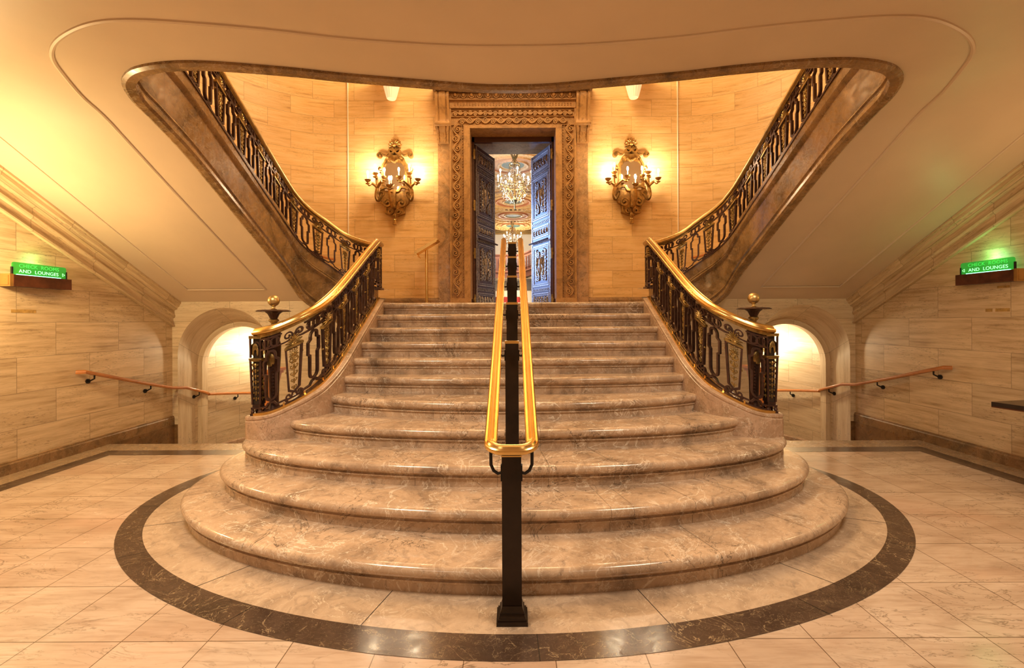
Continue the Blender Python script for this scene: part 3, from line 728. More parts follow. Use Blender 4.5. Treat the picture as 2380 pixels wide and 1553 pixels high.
# ------------------------------------------------------------------ side flights: marble stringer, steps, soffit lip
for s, nm in ((-1, 'left'), (1, 'right')):
    root = empty('side_flight', (s*3.3, 6.3, 1.8), 'upper %s flight of stairs with brown marble stringer, rising over the lobby' % nm, 'staircase')
    # stringer swept along the well edge: bottom follows the plaster, the top follows the balustrade
    EDGE = [(s*x, y, zsoff(y)) for x, y in O3 if y >= 3.3 or x < 2.5]
    pr = [(0, 0), (0, -.02), (.025, -.035), (.085, -.03), (.098, .0), (.090, .045), (.072, .065), (.072, .085), (.085, .10), (.06, .125), (.055, .14), (.035, .15), (.035, .50), (.05, .515), (.062, .545), (.04, .57), (.045, .585), (.035, .60), (.035, .735), (-.12, .735)]
    sg = 1 if s < 0 else 1
    ci = next(i for i, p in enumerate(EDGE) if abs(p[0]) > 2.97)
    g = MB(); g.sweep(EDGE[:ci+1], [(s*a, h) for a, h in pr], uvs=True); struct(g.build('trim_%d' % (9 if s < 0 else 10), 'fascia', None, True, auto=25))
    up = [p for p in EDGE[ci:] if p[1] <= 5.9]
    turn = [p for p in reversed(catmull(RS, 8)) if p.y > 6.02 or p.x < 3.0]
    turn = [p for p in turn if p.y > 5.9]
    tl = []
    for i, p in enumerate(turn):
        k_ = min(1, i/10); tl.append((s*p.x, p.y, (zsoff(p.y) if p.y < 6.5 else 1.96)*(1-k_)+(p.z-HS-.735)*k_))
    g = MB(); g.sweep(up+tl, [(s*a, h) for a, h in pr], uvs=True)
    g.build('stringer', 'fascia', root, True, auto=25)
    # treads between stringer and wall
    Pin = catmull(RS, 10); acc = [0]
    for a, b in zip(Pin, Pin[1:]): acc.append(acc[-1]+(a-b).xy.length if hasattr(a-b, 'xy') else acc[-1])
    inn = [(p.x, p.y, p.z) for p in Pin if p.x > 2.3 or p.y > 6.82]
    Po = [(abs(x), y) for x, y, _ in outer_path(1)][4:]
    def po(t):
        ac = [0]
        for a, b in zip(Po, Po[1:]): ac.append(ac[-1]+math.hypot(a[0]-b[0], a[1]-b[1]))
        d = t*ac[-1]
        for i in range(len(ac)-1):
            if ac[i+1] >= d: q = (d-ac[i])/(ac[i+1]-ac[i]+1e-9); return (Po[i][0]+(Po[i+1][0]-Po[i][0])*q, Po[i][1]+(Po[i+1][1]-Po[i][1])*q)
        return Po[-1]
    z0 = ZL; z1 = inn[-1][2]-HS-.05; ns = int((z1-z0)/.165)
    for k in range(ns):
        ia = inn[int(len(inn)*k/ns)]; ib = inn[min(len(inn)-1, int(len(inn)*(k+1)/ns))]; oa = po(k/ns); ob_ = po((k+1)/ns); z = z0+.165*(k+1)-.08; zb = z-.165
        q = [(ia[0], ia[1]), (ib[0], ib[1]), ob_, oa]
        c_ = lambda a, b: (a[0]+(b[0]-a[0])*.06, a[1]+(b[1]-a[1])*.06)
        q = [c_(q[0], q[3]), c_(q[1], q[2]), q[2], q[3]]; q = [(s*x, y) for x, y in q]
        g = MB(); g.add([(x, y, z) for x, y in q]+[(x, y, zb-.02) for x, y in q], [(0, 1, 2, 3), (0, 1, 5, 4), (1, 2, 6, 5), (2, 3, 7, 6), (3, 0, 4, 7)])
        g.build('step', 'step', root)

# ------------------------------------------------------------------ newel posts with ball finials
for s, nm in ((-1, 'left'), (1, 'right')):
    x, y, zb = s*2.235, 4.24, .665
    t = empty('newel_post', (x, y, zb), 'bronze newel post with brass ball on leafy urn, %s foot of stairs' % nm, 'post')
    g = MB(); g.box(x-.075, y-.07, zb-.03, x+.075, y+.07, zb+.05)
    g.lathe([(.055, .05), (.04, .09), (.045, .30), (.058, .52), (.062, .64), (.05, .68), (.06, .72), (.06, .78), (.03, .80)], x, y, zb, 16)
    for i in range(14): g.blob((x-s*.02, y-.05-.012*i/14, zb+.10+.03*i), (.013, .012, .014), 6, 4)
    g.build('shaft', 'bronze', t, True)
    g = MB(); g.blob((x, y-.062, zb+.50), (.042, .014, .062), 14, 8); g.build('oval_medallion', 'gilt', t, True)
    g = MB(); g.lathe([(.045, .76), (.055, .775), (.055, .79), (.03, .80), (.022, .82), (.026, .84), (.045, .86), (.045, .87), (.03, .88)], x, y, zb, 16); g.build('urn_base', 'gilt', t, True)
    g = MB(); g.lathe([(.03, .88), (.038, .90), (.05, .925), (.075, .945), (.125, .952), (.138, .946), (.142, .952), (.12, .962), (.08, .962), (.0, .968)], x, y, zb, 40, .05, 10); g.build('leaf_dish', 'bronze', t, True)
    g = MB(); g.lathe([(.0, .96), (.022, .962), (.026, .97), (.014, .98), (.013, .99), (.02, 1.0), (.0, 1.003)], x, y, zb, 16)
    g.blob((x, y, zb+1.047), (.052, .052, .052), 24, 14); g.build('brass_ball', 'satin', t, True)
    # square pilaster newel at the tip of the rail
    x, y = s*2.31, 4.115; zb = .675
    t = empty('corner_newel', (x, y, zb), 'ornate bronze corner pilaster under the tip of the %s brass handrail' % nm, 'post')
    g = MB()
    def frame(z0, z1, w0, w1):
        for dx in (-1, 1):
            for dy in (-1, 1): g.add([(x+dx*w0+a*.007, y+dy*w0+b*.007, zb+z0) for a, b in ((-1, -1), (1, -1), (1, 1), (-1, 1))]+[(x+dx*w1+a*.007, y+dy*w1+b*.007, zb+z1) for a, b in ((-1, -1), (1, -1), (1, 1), (-1, 1))], [(0, 1, 5, 4), (1, 2, 6, 5), (2, 3, 7, 6), (3, 0, 4, 7), (4, 5, 6, 7), (0, 1, 2, 3)])
    frame(.10, .50, .034, .046); frame(.52, .69, .044, .046)
    g.box(x-.05, y-.05, zb-.01, x+.05, y+.05, zb+.02); g.box(x-.045, y-.045, zb+.06, x+.045, y+.045, zb+.075)
    for q in (-.035, .035): g.lathe([(.012, .02), (.018, .035), (.010, .05), (.014, .06)], x+q, y-.035, zb, 10); g.lathe([(.012, .02), (.018, .035), (.010, .05), (.014, .06)], x+q, y+.035, zb, 10)
    g.box(x-.035, y-.035, zb+.075, x+.035, y+.035, zb+.10)
    g.build('pilaster_frame', 'bronze', t)
    g = MB(); g.box(x-.03, y-.03, zb+.1, x+.03, y+.03, zb+.69); g.build('core', 'black', t)
    g = MB(); g.box(x-.056, y-.056, zb+.50, x+.056, y+.056, zb+.515); g.box(x-.05, y-.05, zb+.487, x+.05, y+.05, zb+.50); g.box(x-.056, y-.056, zb+.69, x+.056, y+.056, zb+.715)
    for dx, dy in ((0, -1), (-s, 0), (s, 0)):
        for q in range(9):
            an = R(-10+200*q/8); e = .05
            g.blob((x+dx*e+(math.cos(an)*.02 if dy else 0), y+dy*e+(math.cos(an)*.02 if dx else 0), zb+.575+math.sin(an)*.045), (.009 if dy else .006, .009 if dx else .006, .03), 6, 4)
        for q in range(7):
            e = .044-.0015*q
            g.blob((x+dx*e, y+dy*e, zb+.45-.05*q), (.012-.001*q,)*2+(.022,), 6, 4)
            for sd in (-1, 1): g.blob((x+dx*e+(sd*.02 if dy else 0), y+dy*e+(sd*.02 if dx else 0), zb+.455-.05*q), (.008, .008, .01), 6, 4)
    g.build('gilt_ornament', 'gilt', t, True)

# ------------------------------------------------------------------ central double handrail
cr = empty('center_handrail', (-.015, 2.3, 0), 'double polished brass handrail on dark posts running up the middle of the stairs', 'handrail')
zr = lambda y: .875+.478*(y-2.28)
hw = .106
hp = [(.031, -.022), (.034, -.012), (.033, -.003), (.028, .003), (.023, .001), (.020, .006), (.017, .014), (.011, .017), (.009, .014), (.006, .019)]
prof = [(-a, b) for a, b in hp]+[(0, .021)]+[(a, b) for a, b in hp[::-1]]+[(.018, -.030), (-.018, -.030)]
loop = []
yt = 5.80; yb = 2.33
for i in range(13): loop.append((-hw, yt-(yt-yb)*i/12, zr(yt-(yt-yb)*i/12)))
for i in range(1, 9): a = PI+PI/2*i/8; loop.append((-hw+.07+.07*math.cos(a), yb+.07*math.sin(a), zr(yb)-.02*math.sin(PI/2*i/8)))
lowz = zr(yb)-.02
for i in range(9): a = -PI/2+PI/2*i/8; loop.append((hw-.07+.07*math.cos(a), yb+.07*math.sin(a), zr(yb)-.02*math.cos(PI/2*i/8)))
for i in range(1, 13): loop.append((hw, yb+(yt-yb)*i/12, zr(yb+(yt-yb)*i/12)))
g = MB(); g.sweep([(x-.015, y, z) for x, y, z in loop], prof, closed_prof=True, caps=True); g.build('brass_rail', 'brass', cr, True, auto=30)
PY = [2.31, 3.385, 4.036, 4.657, 5.24, 5.77]
lev = lambda y: sum(1 for q in YK if q < y+.03)*RZ
for i, y in enumerate(PY):
    zt = zr(y)-.045; zb = lev(y) if i else 0
    zb = min(zb, ZL); w_ = .049
    g = MB(); g.box(-.015-w_, y-.03, zb, -.015+w_, y+.03, zt-.004); p = g.build('post', 'post', cr)
    g = MB(); g.box(-.015-w_-.003, y-.034, zt-.012, -.015+w_+.003, y+.034, zt+.008); g.build('brass_cap', 'brass', p)
    if i == 0:
        g = MB()
        for wd, z0, z1 in ((.078, 0, .022), (.072, .022, .034), (.062, .034, .058)):
            w2 = wd-(.0 if z0 < .03 else .0); g.box(-.015-wd, y-.03-(wd-.045), z0, -.015+wd, y+.03+(wd-.045), z1)
        g.add([(-.015+a*.066, y+b*.05, .034) for a, b in ((-1, -1), (1, -1), (1, 1), (-1, 1))]+[(-.015+a*.05, y+b*.033, .085) for a, b in ((-1, -1), (1, -1), (1, 1), (-1, 1))], [(0, 1, 5, 4), (1, 2, 6, 5), (2, 3, 7, 6), (3, 0, 4, 7)])
        g.build('base_plinth', 'post', cr)
    for sd in (-1, 1):
        g = MB(); x0 = -.015+sd*w_
        g.tube([(x0, y, zt-.10), (x0+sd*.02, y, zt-.105), (x0+sd*.042, y, zt-.09), (x0+sd*.055, y, zt-.06), (x0+sd*.056, y, zt+.02)], .0085)
        g.box(min(x0, x0+sd*.006), y-.014, zt-.14, max(x0, x0+sd*.006), y+.014, zt-.06); g.build('bracket', 'iron', cr, True)

# ------------------------------------------------------------------ wooden wall handrails
def wood_rail(pts, label, out, brs, group=None):
    t = empty('wall_handrail', pts[0], label, 'handrail')
    g = MB(); g.sweep(pts, [(-.022, -.02), (-.027, 0), (-.018, .018), (0, .024), (.018, .018), (.027, 0), (.022, -.02)], closed_prof=True, caps=True); g.build('rail', 'railwood', t, True, auto=50)
    for b in brs:
        b = Vector(b[0]), Vector(b[1]); g = MB()
        g.tube([b[0]+Vector((0, 0, -.02)), b[0]+Vector((0, 0, -.06)), b[0].lerp(b[1], .6)+Vector((0, 0, -.085)), b[1]+Vector((0, 0, -.09))], .009)
        d = (b[1]-b[0]).normalized(); e = b[1]+Vector((0, 0, -.09)); g.tube([e-d*.015, e], .028, 10); g.build('bracket', 'iron', t, True)
    return t
for s, nm in ((-1, 'left'), (1, 'right')):
    xr = XW-.085
    pts = [(s*(XW-.02), 5.26, .945), (s*xr, 5.30, .944), (s*xr, 5.45, .90), (s*xr, 6.10, .71), (s*xr, 6.66, .557), (s*(xr-.07), 6.84, .535), (s*(xr-.085), 7.15, .43), (s*(xr-.085), 7.30, .38)]
    brs = [((s*xr, y, z), (s*XW, y, z)) for y, z in ((5.42, .91), (6.26, .665))]+[((s*(xr-.085), 7.10, .445), (s*(AX+AR), 7.10, .445))]
    wood_rail(pts, 'wooden handrail on the %s lobby wall leading down through the arch' % nm, 1, brs)
    rr_ = 1.84; pp = [(s*(3.08+rr_*math.cos(R(a))), 7.2+rr_*math.sin(R(a)), .375-.0042*a) for a in range(4, 80, 4)]
    bq = []
    for a in (22, 50): z = .375-.0042*a; bq.append(((s*(3.08+rr_*math.cos(R(a))), 7.2+rr_*math.sin(R(a)), z), (s*(3.08+1.92*math.cos(R(a))), 7.2+1.92*math.sin(R(a)), z)))
    wood_rail(pp, 'pale wooden handrail on the curved wall inside the %s passage' % nm, 1, bq)
    rr_ = 1.91; pp = [(s*(3.08+rr_*math.sin(R(a))), 6.5+rr_*math.cos(R(a)), 2.66+.0105*max(0, a-8)) for a in range(6, 92, 4)]
    bq = []
    for a in (14, 50, 80): z = 2.66+.0105*(a-8); bq.append(((s*(3.08+rr_*math.sin(R(a))), 6.5+rr_*math.cos(R(a)), z), (s*(3.08+2*math.sin(R(a))), 6.5+2*math.cos(R(a)), z)))
    wood_rail(pp, 'wooden handrail on the curved upper wall behind the %s balustrade' % nm, 1, bq)

# ------------------------------------------------------------------ illuminated signs
for s, nm in ((-1, 'left'), (1, 'right')):
    y0, y1 = 4.52, 5.11; xf = XW-.12; z0, z1 = 1.885, 2.005
    t = empty('illuminated_sign', (s*XW, (y0+y1)/2, z0), 'green lit glass sign CHECK ROOMS AND LOUNGES on the %s travertine wall' % nm, 'sign')
    g = MB(); g.box(min(s*xf, s*XW), y0, z0, max(s*xf, s*XW), y1, z1-.004)
    g.build('housing', 'signbox', t)
    g = MB(); g.box(min(s*(xf+.006), s*XW), y0-.03, z0-.003, max(s*(xf+.006), s*XW), y0, z1+.003); g.box(min(s*(xf+.02), s*(XW-.01)), y0-.036, z0+.012, max(s*(xf+.02), s*(XW-.01)), y0-.03, z1-.012); g.build('end_cap', 'signcap', t)
    xg = s*(xf+.035); yg0, yg1 = y0+.012, y1-.03; zt = z1+.125
    g = MB(); cs = [(yg0, z1), (yg1, z1), (yg1, zt-.02), (yg1-.006, zt-.006), (yg1-.02, zt), (yg0+.02, zt), (yg0+.006, zt-.006), (yg0, zt-.02)]; n_ = len(cs)
    g.add([(xg-.004, a, b) for a, b in cs]+[(xg+.004, a, b) for a, b in cs], [tuple(range(n_)), tuple(range(n_, 2*n_))]+[(i, (i+1) % n_, n_+(i+1) % n_, n_+i) for i in range(n_)]); g.build('glass_panel', 'signglass', t)
    g = MB(); g.box(xg-.006, yg0+.04, z1-.004, xg+.006, yg1-.06, z1+.005); g.build('light_tube', 'led', t)
    g = MB()
    for yy in (yg0, yg1): g.box(xg-.008, yy-.006, z1-.01, xg+.008, yy+.006, z1+.075)
    g.build('glass_clip', 'iron', t)
    for txt, zz, mt, dx in (('CHECK  ROOMS', z1+.075, 'letter2', 0), ('AND  LOUNGES', z1+.022, 'letter', s*0)):
        cu = bpy.data.curves.new('lettering', 'FONT'); cu.body = txt; cu.size = .050; cu.align_x = 'CENTER'; cu.extrude = .0006; cu.space_character = 1.05
        o = bpy.data.objects.new('lettering', cu); C.objects.link(o); o.data.materials.append(M[mt]); o.parent = t
        ym = (yg0+yg1)/2-.01-(0 if zz > z1+.05 else .004)
        o.location = Vector((xg-s*.0055, ym, zz))-Vector(t.location)
        o.rotation_euler = (R(90), 0, R(90) if s < 0 else R(-90))
        bpy.context.view_layer.update()
        k_ = .40/o.dimensions.x if o.dimensions.x > 0 else 1
        me = bpy.data.meshes.new_from_object(o.evaluated_get(bpy.context.evaluated_depsgraph_get())); me.transform(Matrix.Diagonal((k_, 1, 1, 1)))
        if not me.materials: me.materials.append(M[mt])
        o2 = bpy.data.objects.new('lettering', me); C.objects.link(o2); o2.parent = t; o2.location = o.location; o2.rotation_euler = o.rotation_euler
        bpy.data.objects.remove(o)
    g = MB(); ya = yg1-.032; za = z1+.040
    for a, b in (((ya-.012, za-.016), (ya-.012, za+.016)), ((ya-.012, za+.016), (ya+.014, za)), ((ya+.014, za), (ya-.012, za-.016))):
        g.tube([(xg-s*.0055, a[0], a[1]), (xg-s*.0055, b[0], b[1])], .0016, 5)
    g.build('arrow', 'letter', t)
    light('POINT', 'sign_glow', (s*(XW-.07), 4.80, z1+.17), 0.6 if s < 0 else 1.1, (.25, 1, .35), .05)

# ------------------------------------------------------------------ door surround
ds = empty('door_surround', (0, YB, ZL), 'carved brown marble doorcase with console brackets and dentil cornice around the ballroom door', 'doorcase')
Y0 = YB-.14
g = MB()
for s in (-1, 1):
    g.box(min(s*1.152, s*1.39), YB-.06, ZL-.02, max(s*1.152, s*1.39), YB+.02, 5.70)
o = g.build('outer_pilaster', 'pil', ds)
g = MB()
for s in (-1, 1):
    g.box(min(s*.79, s*1.152), YB-.09, ZL+.18, max(s*.79, s*1.152), YB+.42, DT); g.box(min(s*.79, s*.90), YB-.13, ZL+.18, max(s*.79, s*.90), YB-.08, DT); g.box(min(s*1.135, s*1.165), YB-.13, ZL+.18, max(s*1.135, s*1.165), YB-.08, 5.43)
    g.box(min(s*.785, s*1.165), YB-.135, ZL-.02, max(s*.785, s*1.165), YB+.02, ZL+.18)
g.box(-1.152, YB-.09, DT, 1.152, YB+.42, 5.43); g.box(-.90, YB-.13, DT, .90, YB-.08, DT+.05)
g.build('architrave', 'carve', ds)
g = MB()
f = lambda u, v, d: Vector((u, YB-.092-max(d*1.9, -.01), v))
def vine(cx, z0, z1, n, amp, r, horiz=False):
    def fm(u, v, d): return f(v, cx+u, d) if horiz else f(cx+u, v, d)
    p = (z1-z0)/n
    wave = [(amp*math.sin(2*PI*(t/ (2*p))), z0+t) for t in [p*n*i/(n*10) for i in range(n*10+1)]]
    g.ribbon(wave, .020, .034, fm, seg=.1)
    for i in range(n):
        c = z0+p*(i+.5); sd = -1 if i % 2 == 0 else 1
        g.ribbon([(sd*(.022)+x, c+y) for x, y in spiral(0, 0, r, .010, PI/2, sd*1.6, 22)], .015, .030, fm, seg=.1)
        g.fblob(sd*.022, c, .016, .016, .02, fm, 0, 6, 4)
        for q in range(4): g.fblob(-sd*(amp*.9)+.012*math.cos(q*1.6), c+.022*math.sin(q*1.6), .02, .008, .014, fm, q*.8, 6, 3)
for s in (-1, 1):
    vine(s*1.04, ZL+.22, 5.14, 18, .055, .062)
    for zz in [ZL+.22+.052*i for i in range(62)]: g.fblob(s*.925, zz, .008, .014, .010, f, 0, 6, 3)
    for xx in (.905, .945, 1.135): g.ribbon([(s*xx, ZL+.20), (s*xx, 5.14)], .008, .02, f, seg=5)
vine(5.205, -1.0, 1.0, 14, .045, .050, True)
vine(5.345, -1.1, 1.1, 24, .025, .032, True)
for zz in (5.13, 5.285, 5.40): g.ribbon([(-1.14, zz), (1.14, zz)], .010, .022, f, seg=5)
for i in range(46): g.fblob(-.9+.04*i, 5.115, .014, .008, .010, f, 0, 6, 3)
g.build('carved_vine_band', 'carve', ds)
g = MB()   # entablature
g.box(-1.16, YB-.14, 5.43, 1.16, YB, 5.57)
for i in range(40):
    for zz in (5.475, 5.505, 5.535): g.fblob(-1.06+i*.0545, zz, .020, .006, .012, lambda u, v, d: Vector((u, YB-.14-d, v)), 0, 6, 3)
g.box(-1.16, YB-.18, 5.565, 1.16, YB, 5.585)
g.build('frieze', 'carve', ds)
g = MB(); g.box(-1.16, YB-.16, 5.585, 1.16, YB, 5.69)
fe = lambda u, v, d: Vector((u, YB-.17-d, v))
for i in range(15):
    u = -1.05+i*.15; g.fblob(u, 5.645, .040, .036, .045, fe, PI/2, 10, 6)
    g.ribbon([(u+.052*math.cos(R(a)), 5.655+.062*math.sin(R(a))) for a in range(180, 361, 15)], .012, .05, fe, seg=.1)
    g.fblob(u+.075, 5.635, .045, .010, .03, fe, PI/2, 6, 4)
g.build('egg_and_dart', 'carve', ds)
g = MB(); g.box(-1.40, YB-.22, 5.69, 1.40, YB, 5.72)
for i in range(48): g.box(-1.40+i*.0585, YB-.27, 5.72, -1.40+i*.0585+.036, YB-.20, 5.765)
g.box(-1.40, YB-.215, 5.72, 1.40, YB, 5.765); g.box(-1.43, YB-.31, 5.765, 1.43, YB, 5.80); g.box(-1.48, YB-.38, 5.80, 1.48, YB, 5.86); g.box(-1.44, YB-.34, 5.86, 1.44, YB, 5.9)
g.build('cornice', 'brown', ds)
for s in (-1, 1):
    g = MB(); cx = s*1.285
    side = [(0, 5.69), (-.20, 5.69), (-.235, 5.62), (-.225, 5.55), (-.18, 5.45), (-.15, 5.32), (-.14, 5.22), (-.155, 5.14), (-.19, 5.10), (-.185, 5.04), (-.15, 5.0), (-.12, 4.95), (-.10, 4.85), (-.07, 4.80), (0, 4.80)]
    for dx0, dx1, k in ((-.125, -.085, 1.0), (-.085, -.055, .9), (-.055, .055, 1.0), (.055, .085, .9), (.085, .125, 1.0)):
        for kk in range(1, 2):
            a = [(cx+dx0*(1 if z > 5.0 else .85), YB-.03+y*k, z) for y, z in side]; b = [(cx+dx1*(1 if z > 5.0 else .85), YB-.03+y*k, z) for y, z in side]; n_ = len(side)
            g.add(a+b, [tuple(range(n_)), tuple(range(n_, 2*n_))]+[(i, (i+1) % n_, n_+(i+1) % n_, n_+i) for i in range(n_)])
    g.tube([(cx-.14, YB-.20, 5.11), (cx+.14, YB-.20, 5.11)], .045, 14)
    for q in range(5):
        for r_ in range(4): g.blob((cx-.085+q*.0425, YB-.15+.015*r_, 5.02-.055*r_), (.022, .03, .035), 6, 4)
    g.build('console_bracket', 'carve', ds, True, auto=40)
# reveal, wooden frame and lintel stone
g = MB(); g.box(-.80, YB+.40, DT-.02, .80, YB+1.1, DT+.10); g.box(-.95, YB+.42, DT-.0, .95, YB+1.2, 8); struct(g.build('wall_lintel', 'brown'))
g = MB()
for s in (-1, 1): g.box(min(s*.79, s*.83), YB+.30, ZL, max(s*.79, s*.83), YB+.44, DT)
for s in (-1, 1): g.box(min(s*.745, s*.80), YB+.28, ZL, max(s*.745, s*.80), YB+.36, DT-.0)
g.box(-.80, YB+.28, DT-.10, .80, YB+.36, DT)
struct(g.build('door_frame_1', 'doorwood')) ; bpy.data.objects['door_frame_1'].name = 'trim_7'
# door leaves
for s, nm, di in ((-1, 'left', 1), (1, 'right', 2)):
    hx, hy = s*.735, YB+.38; th = R(24); Wd = .86; H0, H1 = ZL+.01, DT-.11
    ax = Vector((-s*math.sin(th), math.cos(th), 0)); nx = Vector((-s*math.cos(th), -math.sin(th), 0))   # nx faces the visitor
    root = empty('door_%d' % di, (hx, hy, H0), kind='structure')
    def f(u, v, d, ax=ax, nx=nx, hx=hx, hy=hy): return Vector((hx, hy, 0))+ax*u+nx*d+Vector((0, 0, v))
    g = MB(); c = [f(u, v, d) for v in (H0, H1) for u in (0, Wd) for d in (-.06, 0)]
    g.add(c, [(0, 1, 3, 2), (4, 5, 7, 6), (0, 1, 5, 4), (2, 3, 7, 6), (0, 2, 6, 4), (1, 3, 7, 5)]); g.build('leaf', 'doorwood', root)
    Hh = H1-H0; zs = [0, .045, .115, .42, .46, .555, .60, .90, .93, .99]  # from bottom
    pans = [(.0, .095), (.135, .40), (.445, .52), (.565, .84), (.875, .975)]
    g = MB()
    for a, b in pans:
        za, zb = H0+Hh*a+.03, H0+Hh*b
        for i_, w2 in enumerate((.0, .035)):
            g.ribbon([(.09+w2, za+w2), (Wd-.09-w2, za+w2), (Wd-.09-w2, zb-w2), (.09+w2, zb-w2)], .02-.008*i_, .022, f, True, seg=5)
    for a in (.115, .42, .542, .857):
        zz = H0+Hh*a+.012; pts = [(.05+(Wd-.10)*i/24, zz+(.014 if i % 2 else -.014)) for i in range(25)]
        g.ribbon(pts, .009, .02, f, seg=5)
        for dz in (-.026, .026): g.ribbon([(.03, zz+dz), (Wd-.03, zz+dz)], .008, .024, f, seg=5)
    for u in (.035, Wd-.035): g.ribbon([(u, H0), (u, H1)], .035, .018, f, seg=5)
    g.build('panel_moulding', 'doorcarve', root)
    g = MB(); rnd = random.Random(11+di)
    for a, b in pans:
        za, zb = H0+Hh*a+.09, H0+Hh*b-.06; cx = Wd/2; hh = zb-za
        if hh > .6:
            for zz, r0 in ((za+.11, .075), (zb-.12, .07)):
                for sd in (-1, 1): g.ribbon([(cx+sd*(.11+x), zz+y) for x, y in spiral(0, 0, r0, .012, PI/2, 1.7, 26)], .016, .05, f, seg=.1)
            g.fblob(cx, (za+zb)/2+.02, hh*.30, .06, .05, f, PI/2, 10, 8); g.fblob(cx, zb-.20, .045, .04, .05, f)
            for q in range(7):
                zz = za+.16+(hh-.34)*q/6
                for sd in (-1, 1): g.fblob(cx+sd*(.12+.035*math.sin(q*2.1)), zz, .07, .02, .035, f, sd*(1.0+.5*math.sin(q*1.7)), 8, 5)
            for q in range(9):
                zz = za+.06+(hh-.12)*q/8
                for sd in (-1, 1):
                    g.ribbon([(cx+sd*.205+sd*x, zz+y) for x, y in spiral(0, 0, .038, .008, q, 1.4, 14)], .011, .035, f, seg=.1); g.fblob(cx+sd*.165, zz+.04, .035, .010, .03, f, sd*(.8+q), 8, 5)
            for sd in (-1, 1): g.ribbon([(cx+sd*(.06+.05*math.sin(t*6)), za+.18+(hh-.36)*t) for t in [i/24 for i in range(25)]], .02, .05, f, seg=.1)
        elif hh > .05:
            for i in range(6): g.fblob(.15+i*.112, (za+zb)/2, .02+hh*.42, .026, .035, f, PI/2+.3*math.sin(i*2), 8, 5)
            for i in range(5): g.ribbon([(.205+i*.112+x, (za+zb)/2+y) for x, y in spiral(0, 0, min(.05, hh*.45), .01, i, 1.3, 16)], .012, .03, f, seg=.1)
    g.build('carving', 'doorcarve', root, True)
    g = MB(); g.tube([f(.03, H0+Hh*.425, .06), f(Wd-.02, H0+Hh*.425, .06)], .018, 8); g.build('push_bar', 'bronze', root, True)
    for q in (.05, .33, .62, .93):
        g = MB(); c = f(-.02, H0+Hh*q, .0); g.box(c.x-.016, c.y-.10, c.z-.10, c.x+.016, c.y-.02, c.z+.10); g.lathe([(.013, -.03), (.013, .03)], c.x-s*-.02, c.y-.09, c.z, 8); g.build('hinge', 'gilt', root)

# ------------------------------------------------------------------ ballroom beyond the door
yr0, yr1 = YB+1.05, 29.5; zc = 7.0
g = MB(); g.box(-7, YB+1.2, ZL-.05, 7, yr1, ZL-.01); struct(g.build('floor_ballroom', 'floor'))
g = MB(); g.box(-7, yr0, zc, 7, 27.5, zc+.1); struct(g.build('ceiling_ballroom', 'ballceil'))
g = MB(); g.box(-7, yr1, ZL, 7, yr1+.1, 9); g.box(-7, 27.5, 6.86, 7, 27.7, 9); struct(g.build('wall_ballroom', 'cream'))
g = MB(); g.box(-7.1, yr0, ZL, -7, yr1, 8); g.box(7, yr0, ZL, 7.1, yr1, 8); g.box(-7, yr0+.1, ZL, -.95, yr0+.15, 8); g.box(.95, yr0+.1, ZL, 7, yr0+.15, 8); struct(g.build('wall_ballroom_side', 'cream'))
g = MB()
for i, yy in enumerate((27.25, 27.45)): g.box(-7, yy, 6.86-.12*i, 7, yy+.12, 7.0)
for i in range(90): g.box(-4.5+.1*i, 27.2, 6.88, -4.45+.1*i, 27.26, 6.95)
struct(g.build('trim_8', 'gilt'))
md = None
for i, (yy, rr0) in enumerate(((16.0, 1.75), (20.9, 1.6), (23.6, 1.5), (26.0, 1.3))):
    g = MB()
    g.lathe([(0, -.02), (rr0*.44, -.02)], 0, 0, 0, 40)
    for r_, w_ in ((.27, .04), (.46, .04), (.66, .05), (.98, .07)): g.lathe([(rr0*r_, -.01), (rr0*r_, -.06), (rr0*(r_+w_), -.08), (rr0*(r_+w_), -.01)], 0, 0, 0, 40)
    g.lathe([(rr0*.44, -.025), (rr0*.98, -.025)], 0, 0, 0, 40)
    for q in range(40): g.blob((rr0*.92*math.cos(q*2*PI/40), rr0*.92*math.sin(q*2*PI/40), -.05), (.06, .06, .05), 6, 4)
    o = g.build('ceiling_medallion', 'medal'); o.location = (0, yy, zc)
    tag(o, ['large round painted ceiling medallion nearest the door, above the chandelier', 'round painted ceiling medallion just below the chandelier tip, second from the door', 'third round painted ceiling medallion from the door', 'farthest round painted ceiling medallion, by the far cornice'][i], 'medallion', 'ballroom ceiling medallions')
